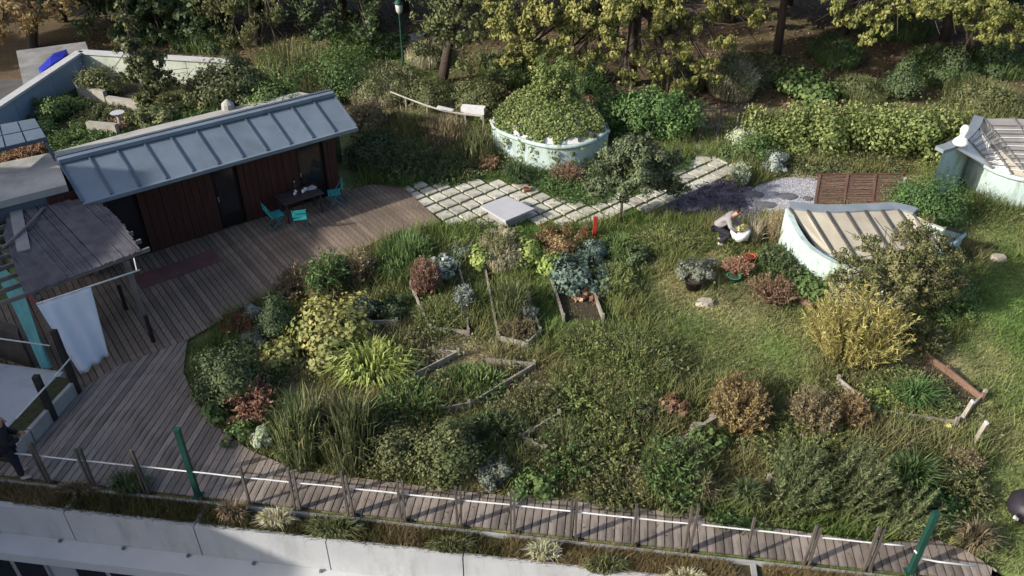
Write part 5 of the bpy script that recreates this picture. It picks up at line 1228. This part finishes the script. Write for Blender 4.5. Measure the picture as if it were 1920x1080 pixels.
# ------------------------------------------------------------------ trees
UP = {}
def unseen_crown(t, pal, zlo):
    """unseen high crown added to shade the park floor, shared by the tall trees"""
    if pal not in UP:
        rr_ = np.random.default_rng(900 + len(UP)); k = 26; c_ = unit(rr_.normal(size=(k, 3))) * rr_.uniform(.3, 1, k)[:, None] * np.array([3.6, 3.6, 2.6]) + np.array([0, 0, 3.2])
        V, lv = clump_leaves(c_, rr_.uniform(.8, 1.5, k), 7000, .36, .7, rr_, zmin=-.5); UP[pal] = np_mesh('unseen_crown', V, 4, lv=lv); NTRI[0] += len(V) // 2
    o = link('crown', UP[pal], lm(pal), t); o.location = (0, 0, zlo); o.rotation_euler.z = random.random() * 6
def tree(name, label, base, top, clumps, pal, n, leaf, trunk_r=.16, group=None, aspect=.6, droop=.3, bark=None, twigs=0):
    """clumps: list of (Vector, radius); trunk runs base -> top, a limb to each clump"""
    t = empty(name, base, label, 'tree', group); SEED[0] += 1; r = np.random.default_rng(SEED[0])
    cen = np.array([list(c - base) for c, _ in clumps]); rad = np.array([q for _, q in clumps])
    # break every clump into smaller tufts so that gaps stay open
    cc, rr = [], []
    for c, q in zip(cen, rad):
        k = 16
        o = unit(r.normal(size=(k, 3))) * (q * r.uniform(.25, 1.1, k))[:, None]; o[:, 2] *= .75
        cc += list(c + o); rr += list(q * r.uniform(.18, .42, k))
    V, lv = clump_leaves(np.array(cc), np.array(rr), n, leaf, aspect, r, body=cen.mean(0), droop=droop)
    link('crown', np_mesh(name, V, 4, lv=lv), lm(pal), t); NTRI[0] += len(V) // 2
    b = bark or M_BARK; tv = top - base
    tr = MB().tube([(0, 0, -.1), tuple(tv * .3 + Vector((random.uniform(-.05, .05), 0, 0))), tuple(tv * .65), tuple(tv)], [trunk_r * 1.25, trunk_r, trunk_r * .75, trunk_r * .4], 8).build('trunk', b, t, True)
    lb = MB()
    for c in cen:
        c = Vector(c); s_ = tv * random.uniform(.5, .95); m_ = s_.lerp(c, .5) + Vector((0, 0, .12 * (c - s_).length))
        lb.tube([s_, m_, c], [trunk_r * .4, trunk_r * .25, trunk_r * .1], 5)
        for k in range(3 + twigs):
            e = c + Vector(r.normal(size=3)) * .5; lb.tube([m_.lerp(c, .6), e], [trunk_r * .12, .008], 4, cap=False)
    lb.build('limbs', b, t)
    if name in ('maple_tree', 'oak_tree', 'willow_tree', 'chestnut_tree', 'park_tree') and base.y > 36.5: unseen_crown(t, pal, 6.4 if base.y < 40 else 5.0)
    return t
def CL(lst, jit=0): return [(at(u, v, Y_), q) for u, v, Y_, q in lst]
# small tree beside the slabs
b = G(1160, 415)
tree('apple_tree', 'small grey green apple tree with thin trunk beside the slabs', b, b + Vector((.1, .1, 1.1)), [(b + Vector(o) * 1.18, q * 1.35) for o, q in [((-.5, .1, 1.35), .5), ((.0, -.1, 1.2), .5), ((.6, .0, 1.25), .55), ((1.1, .2, 1.3), .5), ((.2, .5, 1.9), .5), ((.8, .5, 1.85), .5), ((-.2, .2, 1.9), .45), ((.35, .1, 2.1), .4), ((1.3, .1, 1.0), .4), ((-.6, -.1, 1.0), .35), ((.6, -.2, 1.75), .45), ((1.2, .4, 1.7), .4)]], 'apple', 22000, .09, .05, twigs=3)
# olive-brown tree leaning over the right light well
b = G(1745, 590)
tree('olive_tree', 'olive brown tree with thin leaves hanging over the mint light well', b, b + Vector((-.3, .2, 1.7)), [(b + Vector(o) + Vector((-.35, 0, 0)), q * 1.25) for o, q in [((-2.2, .3, 1.6), .36), ((-2.4, .0, 1.3), .3), ((-1.9, -.2, 1.2), .36), ((-1.9, .1, 1.5), .35), ((-1.6, .5, 1.9), .35), ((-1.1, .2, 1.9), .45), ((-.6, .3, 2.2), .5), ((-.1, .1, 2.0), .5), ((-.5, -.2, 1.6), .5), ((.1, -.2, 1.4), .5), ((-1.0, -.3, 1.4), .45), ((.4, .2, 1.7), .45), ((-.3, .5, 2.4), .4), ((-1.5, .1, 1.6), .3), ((-.2, -.4, 1.0), .45), ((.45, -.2, 1.1), .4), ((-.8, -.5, 1.0), .4)]], 'mixed', 16000, .09, .06, aspect=.45, twigs=3)
# young tree and tall shoots in the raised garden
b = G(285, 205, uz)
tree('young_tree', 'young tree with dark leaves rising in the raised garden', b, b + Vector((-.1, .1, 2.4)), [(b + Vector(o), q) for o, q in [((-.2, .1, 2.9), .35), ((-.3, .0, 2.2), .45), ((.2, .1, 1.9), .45), ((-.1, 0, 1.5), .5), ((.4, 0, 1.2), .5), ((-.4, .1, 1.2), .35), ((.7, .1, .9), .4), ((-.25, .1, 3.4), .22), ((.1, -.1, .7), .45), ((.5, .2, 1.7), .35)]], 'olive', 5200, .12, .05, twigs=2)
# --- park trees: crowns hang into the picture from above
tree('maple_tree', 'large tree with yellow green leaves hanging over the middle of the back', G(1180, 158), at(1200, -90, 34.5),
     CL([(940, 30, 31.4, .7), (985, 85, 30.9, .7), (1130, 50, 31.6, .8), (1200, 110, 31.4, .55), (1080, 120, 31, .5), (1280, 90, 31.8, .6), (1040, 95, 31, .6), (1350, 80, 32, .6), (1420, 25, 33, .6), (1230, 20, 32.2, .8), (965, 60, 31.0, .75), (1000, 20, 31.5, .9), (1010, 110, 30.6, .65), (950, 115, 30.8, .45), (1060, 60, 31.6, .7), (1080, 10, 32, 1.0), (1110, 110, 31.2, .6), (1150, 80, 31.5, .6), (1160, 20, 32, .9), (1170, 145, 31.2, .45), (1220, 60, 32, .6), (1250, 10, 32.5, .9),
         (1240, 130, 31.4, .5), (1300, 40, 32.3, .6), (1320, 120, 31.6, .55), (1290, 160, 31.2, .45), (1345, 20, 32.8, .7), (1390, 10, 33.2, .6), (1270, 165, 31, .4), (1345, 150, 31.4, .35), (1030, 130, 30.7, .4),
         (1000, -60, 32.5, 1.4), (1100, -90, 33, 1.6), (1200, -100, 33.5, 1.6), (1300, -80, 33.5, 1.5), (1150, -200, 35, 2.0), (1250, -220, 35.5, 2.0), (1050, -180, 34.5, 1.8), (1350, -180, 35.5, 1.8)]), 'tree', 78000, .14, .26, droop=.8, aspect=.6, twigs=2)
tree('maple_tree', 'yellow leaved tree hanging into the top right corner', G(1830, 118), at(1790, -120, 37.5),
     CL([(1590, 40, 33.7, .5), (1650, 45, 33.6, .5), (1745, 5, 34, .7), (1800, 5, 34, .7), (1850, 45, 33.4, .55), (1900, 70, 33.2, .5), (1570, 10, 34, .6), (1620, 20, 33.8, .6), (1625, 75, 33.4, .4), (1670, 10, 34.2, .8), (1720, 25, 34, .6), (1770, 15, 34, .75), (1820, 30, 33.6, .65), (1855, 70, 33.2, .45), (1870, 25, 33.6, .8), (1915, 40, 33.4, .65), (1960, 20, 33.8, .9),
         (1600, -70, 35.5, 1.4), (1700, -80, 36, 1.6), (1800, -90, 36, 1.6), (1900, -80, 36, 1.6), (1650, -190, 37.5, 2.0), (1780, -200, 38, 2.2), (1900, -190, 38, 2.0)]), 'tree', 48000, .14, .28, droop=.8, aspect=.6, twigs=1)
tree('oak_tree', 'dark olive tree with a leaning trunk left of the yellow green tree', G(828, 155), at(870, -40, 36.2),
     CL([(800, 40, 34.5, .9), (850, 80, 34.2, .85), (900, 50, 34.4, .9), (870, 120, 33.8, .6), (920, 110, 33.6, .6), (790, 95, 34, .5), (840, 10, 35, 1.0), (920, -10, 35, 1.1), (800, -60, 36, 1.6), (900, -90, 36.5, 1.8), (850, -180, 38, 2.2), (940, -160, 37.5, 2.0)]), 'olive', 11000, .17, .2, droop=.5)
tree('oak_tree', 'dark dense tree behind the bright shrub mass', G(640, 70), at(640, -120, 45),
     CL([(560, 20, 38, 1.1), (620, 40, 37.8, 1.0), (680, 20, 38.5, 1.2), (600, 70, 37.2, .7), (690, 65, 37.6, .6), (540, -60, 39.5, 1.8), (640, -70, 40, 2.0), (720, -70, 40.5, 1.9), (600, -180, 42, 2.5), (700, -190, 42.5, 2.5)]), 'dark', 11000, .19, .25)
tree('willow_tree', 'dark hanging tree left of the bright shrub mass', G(480, 85), at(470, -120, 44),
     CL([(440, 20, 36.8, .9), (470, 70, 36.4, .8), (510, 30, 36.8, .8), (520, 90, 36.2, .6), (430, 80, 36.6, .6), (400, 20, 37.5, .9), (420, -60, 38.5, 1.7), (500, -70, 39, 1.8), (350, -80, 40, 1.9), (440, -180, 41, 2.5)]), 'olive', 9500, .18, .22, droop=1.5, aspect=.35)
tree('chestnut_tree', 'brown and orange leaved tree in the top left corner', G(60, 95), at(60, -120, 46),
     CL([(20, 20, 37, .9), (70, 30, 36.8, .7), (50, 55, 36.4, .45), (0, 60, 36.8, .7), (110, 10, 37.5, .8), (-40, 20, 38, 1.2), (40, -60, 39, 1.8), (130, -70, 39.5, 1.7), (-60, -80, 40, 2.0), (60, -190, 41.5, 2.5)]), 'redbrown', 9000, .19, .25)
tree('oak_tree', 'very dark tree above the pale garden wall', G(250, 78), at(240, -120, 47),
     CL([(180, 10, 40, 1.0), (250, 20, 40, 1.0), (320, 10, 40, 1.1), (150, 55, 39, .7), (370, 40, 39.5, .8), (300, 60, 39, .6), (200, -70, 41, 2.0), (300, -80, 41.5, 2.0), (250, -190, 43, 2.6)]), 'dark', 10000, .2, .25)
park = [  # trunks and crowns further into the park: base pixel, palette, crown height, label
    (1455, 112, 'olive', 3.6, 'park tree with bare dark trunk right of the yellow green tree'), (1580, 62, 'dark', 3.4, 'dark park tree left of the dark upright shrub'), (1700, 55, 'dark', 3.2, 'dark park tree behind the top right yellow leaves'),
    (1370, 40, 'olive', 3.4, 'far park tree above the gate'), (1830, 40, 'dark', 3.2, 'dark park tree at the far right'), (1020, 30, 'olive', 3.2, 'far park tree hidden behind the yellow green crown'), (760, 20, 'dark', 3.4, 'far park tree behind the lamp'),
    (560, 5, 'dark', 1.6, 'low crowned dark park tree behind the willow'), (380, 60, 'dark', 1.2, 'low crowned dark tree behind the pale garden wall'), (250, 30, 'dark', 1.4, 'dark tree beyond the very dark tree at the top left'), (120, 40, 'brown', 1.6, 'brownish tree beside the corner chestnut'), (-30, 30, 'dark', 1.4, 'dark tree at the left edge behind the chestnut'),
    (690, 30, 'dark', 2.0, 'dark park tree left of the lamp'), (900, 10, 'dark', 2.4, 'dark far park tree behind the oak'), (1140, 5, 'dark', 2.2, 'dark far park tree behind the yellow crown'), (1480, 10, 'dark', 2.2, 'dark far tree beyond the bare trunk'), (1640, 15, 'dark', 2.0, 'dark far tree behind the red soil'), (1770, 75, 'dark', 2.4, 'dark tree at the edge of the red soil'), (1900, 30, 'dark', 1.8, 'dark tree in the top right corner'),
    (-250, 120, 'olive', 4.0, 'unseen park tree just left of the picture'), (-520, 150, 'olive', 4.5, 'unseen park tree further left of the picture'),  # trees out of view, added for the shade they cast
    (1935, 90, 'dark', 3.0, 'park tree trunk at the right edge'), (1250, 60, 'dark', 3.6, 'park tree trunk behind the hanging leaves')]
for i, (u, v, pal, z0, lab) in enumerate(park):
    b = G(u, v); r = random.Random(i)
    cl_ = [(b + Vector((r.uniform(-2.6, 2.6), r.uniform(-2.2, 2.2), z0 + r.uniform(0, 4.5))), r.uniform(1.0, 1.8)) for k in range(13)]
    tree('park_tree', lab, b, b + Vector((r.uniform(-.4, .4), .2, z0 + 3)), cl_, pal, 6000, .38, r.uniform(.16, .24), 'trees in the park behind the garden')
# unseen trees left of the frame edge serve only to shade the park floor
# ------------------------------------------------------------------ uncountable stuff: lawn blades, weeds, planter grass, fallen leaves
def blades_stuff(name, x, y, z, h, w, col, label, seed, parent=None, trans=.25):
    r = np.random.default_rng(seed); n = len(x); a = r.random(n) * 6.283
    base = np.stack([x, y, z], 1); sd = np.stack([np.cos(a), np.sin(a), np.zeros(n)], 1) * (w * .5)[:, None]
    tip = base + np.stack([r.normal(size=n) * .45 * h, r.normal(size=n) * .45 * h, h], 1)
    V = np.empty((n, 3, 3), dtype=np.float32); V[:, 0] = base - sd; V[:, 1] = base + sd; V[:, 2] = tip
    o = link(name, np_mesh(name, V.reshape(-1, 3), 3, col=np.repeat(col, 3, axis=0)), colmat('grass_blade', .7, trans, 3, .2), parent)
    NTRI[0] += n
    return tag(o, label, 'grass', kind='stuff') if not parent else o
r = np.random.default_rng(11)
NB = 260000
x = r.uniform(-8.5, 18.5, NB); y = yrail(0) + r.uniform(-1.5, 21, NB)
ok = (np.abs(x) < (y * .72 + 3)) & (y < 31.5)
for pl in (polyA, polyB, slab_poly, dark_poly, white_poly): ok &= ~inside(pl, x, y)
ok &= y > (yrail(0) + (x) * RY / RX + .3)
hx = (x - WPX) * HN.x + (y - WPL) * HN.y; ok &= ~((hx < .1) & (x < WPX + .3))
for lwf, lwb in ((fr1, bk1),): ok &= ~inside([(p.x, p.y) for p in lwf] + [(p.x, p.y) for p in lwb[::-1]], x, y)
x, y = x[ok], y[ok]
tall = np.clip((noise2(x, y, 1.3, 8) - .45) * 3, 0, 1) * np.clip((noise2(x, y, .4, 9)) * 1.5, .3, 1)
h = .05 + .05 * r.random(len(x)) + .13 * tall * r.random(len(x))
col = gcol(x, y) * r.uniform(.75, 1.5, len(x))[:, None]; dry = r.random(len(x)) < .10; col[dry] = col[dry] * .4 + np.array((.20, .17, .09)) * .6
blades_stuff('lawn_grass', x, y, np.full(len(x), -.02), h, np.full(len(x), .022) + .012 * r.random(len(x)), col, 'short uneven lawn grass between the beds and paths', 12)
# grass growing in the joints of the slabs
n = 26000; xs_ = [p[0] for p in slab_poly]; ys_ = [p[1] for p in slab_poly]
x = r.uniform(min(xs_), max(xs_), n); y = r.uniform(min(ys_), max(ys_), n); k = inside(slab_poly, x, y); x, y = x[k], y[k]
det = va.x * vb.y - va.y * vb.x; fa = ((x - o0.x) * vb.y - (y - o0.y) * vb.x) / det; fb = ((y - o0.y) * va.x - (x - o0.x) * va.y) / det
k = (np.abs(fa - np.round(fa)) > .41) | (np.abs(fb - np.round(fb)) > .41); x, y = x[k], y[k]
blades_stuff('joint_grass', x, y, np.full(len(x), -.02), .05 + .06 * r.random(len(x)), np.full(len(x), .02), np.tile(GREEN, (len(x), 1)) * r.uniform(.6, 1.4, len(x))[:, None], 'thin grass growing in the joints between the slabs', 13)
# weeds: broad small leaves over the beds and rough ground
n = 110000; x = r.uniform(-8, 17, n); y = r.uniform(9, 30, n)
k = (np.abs(x) < y * .72 + 2) & (noise2(x, y, 1.1, 21) * .6 + noise2(x, y, .35, 22) * .4 > .53)
for pl in (polyA, polyB, slab_poly, dark_poly, white_poly): k &= ~inside(pl, x, y)
k &= y > (yrail(0) + x * RY / RX + .3); hx = (x - WPX) * HN.x + (y - WPL) * HN.y; k &= ~((hx < .1) & (x < WPX + .3))
def open_fn(x, y): return inside([G2(*p) for p in [(1200, 520), (1420, 470), (1530, 600), (1520, 720), (1340, 700), (1230, 640)]], x, y) | inside([G2(*p) for p in [(1850, 420), (1960, 420), (1960, 1090), (1860, 1090), (1830, 700)]], x, y)
k &= ~open_fn(x, y) | (r.random(n) < .08)
x, y = x[k], y[k]; n = len(x)
Pp = np.stack([x, y, .02 + .42 * r.random(n) * noise2(x, y, .6, 23)], 1); nr = unit(r.normal(size=(n, 3)) * .7 + np.array([0, 0, 1])); ax = np.cross(nr, r.normal(size=(n, 3))); ln = r.uniform(.05, .12, n)
o = link('weeds', np_mesh('weeds', leaf_quads(Pp, ax, nr, ln, ln * .5, r), 4, lv=np.repeat(np.clip(.55 * noise2(x, y, .9, 24) + .45 * r.random(n), 0, 1), 4)), leafmat('leaf_weeds', (.045, .062, .02), (.090, .105, .034), (.18, .165, .075)))
tag(o, 'low mixed weeds covering the ground between the garden beds', 'weeds', kind='stuff'); NTRI[0] += n * 2
n = 220000; x = r.uniform(-8, 17, n); y = r.uniform(9, 30, n)
wild = noise2(x, y, 1.6, 41) * .6 + noise2(x, y, .5, 42) * .4
k = (np.abs(x) < y * .72 + 2) & (wild > .42) & ~(open_fn(x, y) & (r.random(n) < .93))
for pl in (polyA, polyB, slab_poly, dark_poly, white_poly): k &= ~inside(pl, x, y)
k &= y > (yrail(0) + x * RY / RX + .3); hx = (x - WPX) * HN.x + (y - WPL) * HN.y; k &= ~((hx < .1) & (x < WPX + .3))
k &= ~inside([(p.x, p.y) for p in fr1] + [(p.x, p.y) for p in bk1[::-1]], x, y)
for pa in BEDS:
    for i in range(len(pa) - 1):
        A, B = pa[i], pa[i + 1]; dx, dy = B.x - A.x, B.y - A.y; L2 = dx * dx + dy * dy
        t_ = np.clip(((x - A.x) * dx + (y - A.y) * dy) / L2, 0, 1); dd_ = np.hypot(x - A.x - t_ * dx, y - A.y - t_ * dy); front = (y < A.y + t_ * dy)
        k &= ~((dd_ < .07) | ((dd_ < .3) & front & (r.random(len(x)) < .6)))
x, y, wild = x[k], y[k], wild[k]; n = len(x)
col = gcol(x, y) * r.uniform(.7, 1.4, n)[:, None]; mixk = noise2(x, y, .9, 43)[:, None]
col = col * .5 + (np.array((.225, .205, .085)) * mixk + np.array((.085, .14, .035)) * (1 - mixk)) * .6
blades_stuff('wild_grass', x, y, np.full(n, -.02), (.12 + .55 * r.random(n) * np.clip((wild - .40) * 4, .3, 1)), np.full(n, .02) + .012 * r.random(n), col, 'tall rough wild grass growing between the beds and shrubs', 15)
# planter grass along the terrace edge
n = 50000; s_ = r.uniform(-3, 21, n); of = r.uniform(.17, .66, n); k = noise2(s_, of, .8, 31) > .2; s_, of = s_[k], of[k]; n = len(s_)
x = -9.83 + RX * s_ + RY * of; y = 12.05 + RY * s_ - RX * of
cb = np.where(noise2(s_, of * 0, 1.4, 33)[:, None] > .5, np.array((.22, .17, .085)), np.array((.11, .10, .04))) * r.uniform(.6, 1.4, n)[:, None]
blades_stuff('planter_grass', x, y, np.full(n, -.03), .06 + .2 * r.random(n), np.full(n, .018), cb, 'dry grass filling the planter along the terrace edge', 14)
n = 22000; xs_ = [p[0] for p in upoly]; ys_ = [p[1] for p in upoly]; x = r.uniform(min(xs_), max(xs_), n); y = r.uniform(min(ys_), max(ys_), n); k = inside(upoly, x, y); x, y = x[k], y[k]; n = len(x)
cb = (np.array((.10, .12, .04)) * (1 - noise2(x, y, 1, 51))[:, None] + np.array((.20, .16, .08)) * noise2(x, y, 1, 51)[:, None]) * r.uniform(.6, 1.4, n)[:, None]
blades_stuff('raised_garden_grass', x, y, np.full(n, uz - .01), .06 + .2 * r.random(n) * noise2(x, y, .7, 52), np.full(n, .025), cb, 'rough grass covering the raised garden behind the house', 16)
# fallen leaves in the park
n = 18000; x = r.uniform(-22, 30, n); y = r.uniform(31.5, 49, n); Pp = np.stack([x, y, np.full(n, .012)], 1); nr = unit(r.normal(size=(n, 3)) * .35 + np.array([0, 0, 1])); ax = np.cross(nr, r.normal(size=(n, 3))); ln = r.uniform(.08, .2, n)
o = link('leaf_litter', np_mesh('leaf_litter', leaf_quads(Pp, ax, nr, ln, ln * .7, r), 4, lv=np.repeat(r.random(n), 4)), leafmat('leaf_fallen', (.07, .045, .03), (.14, .085, .05), (.24, .16, .08)))
tag(o, 'fallen brown leaves on the park floor behind the garden', 'leaves', kind='stuff'); NTRI[0] += n * 2
n = 7000; x = r.uniform(-7, 16, n); y = r.uniform(10, 30, n); k = y > (yrail(0) + x * RY / RX + .1); x, y = x[k], y[k]; n = len(x); hx = (x - WPX) * HN.x + (y - WPL) * HN.y; k = ~((hx < .1) & (x < WPX + .3)); x, y = x[k], y[k]; n = len(x)
Pp = np.stack([x, y, np.full(n, .064)], 1); nr = unit(r.normal(size=(n, 3)) * .3 + np.array([0, 0, 1])); ax = np.cross(nr, r.normal(size=(n, 3))); ln = r.uniform(.03, .08, n)
o = link('fallen_leaves', np_mesh('fallen_leaves', leaf_quads(Pp, ax, nr, ln, ln * .6, r), 4, lv=np.repeat(r.random(n), 4)), leafmat('leaf_fallen', (.07, .045, .03), (.14, .085, .05), (.24, .16, .08)))
tag(o, 'scattered fallen leaves on the deck, lawn and paving', 'leaves', kind='stuff'); NTRI[0] += n * 2
print('TRIS', NTRI[0])
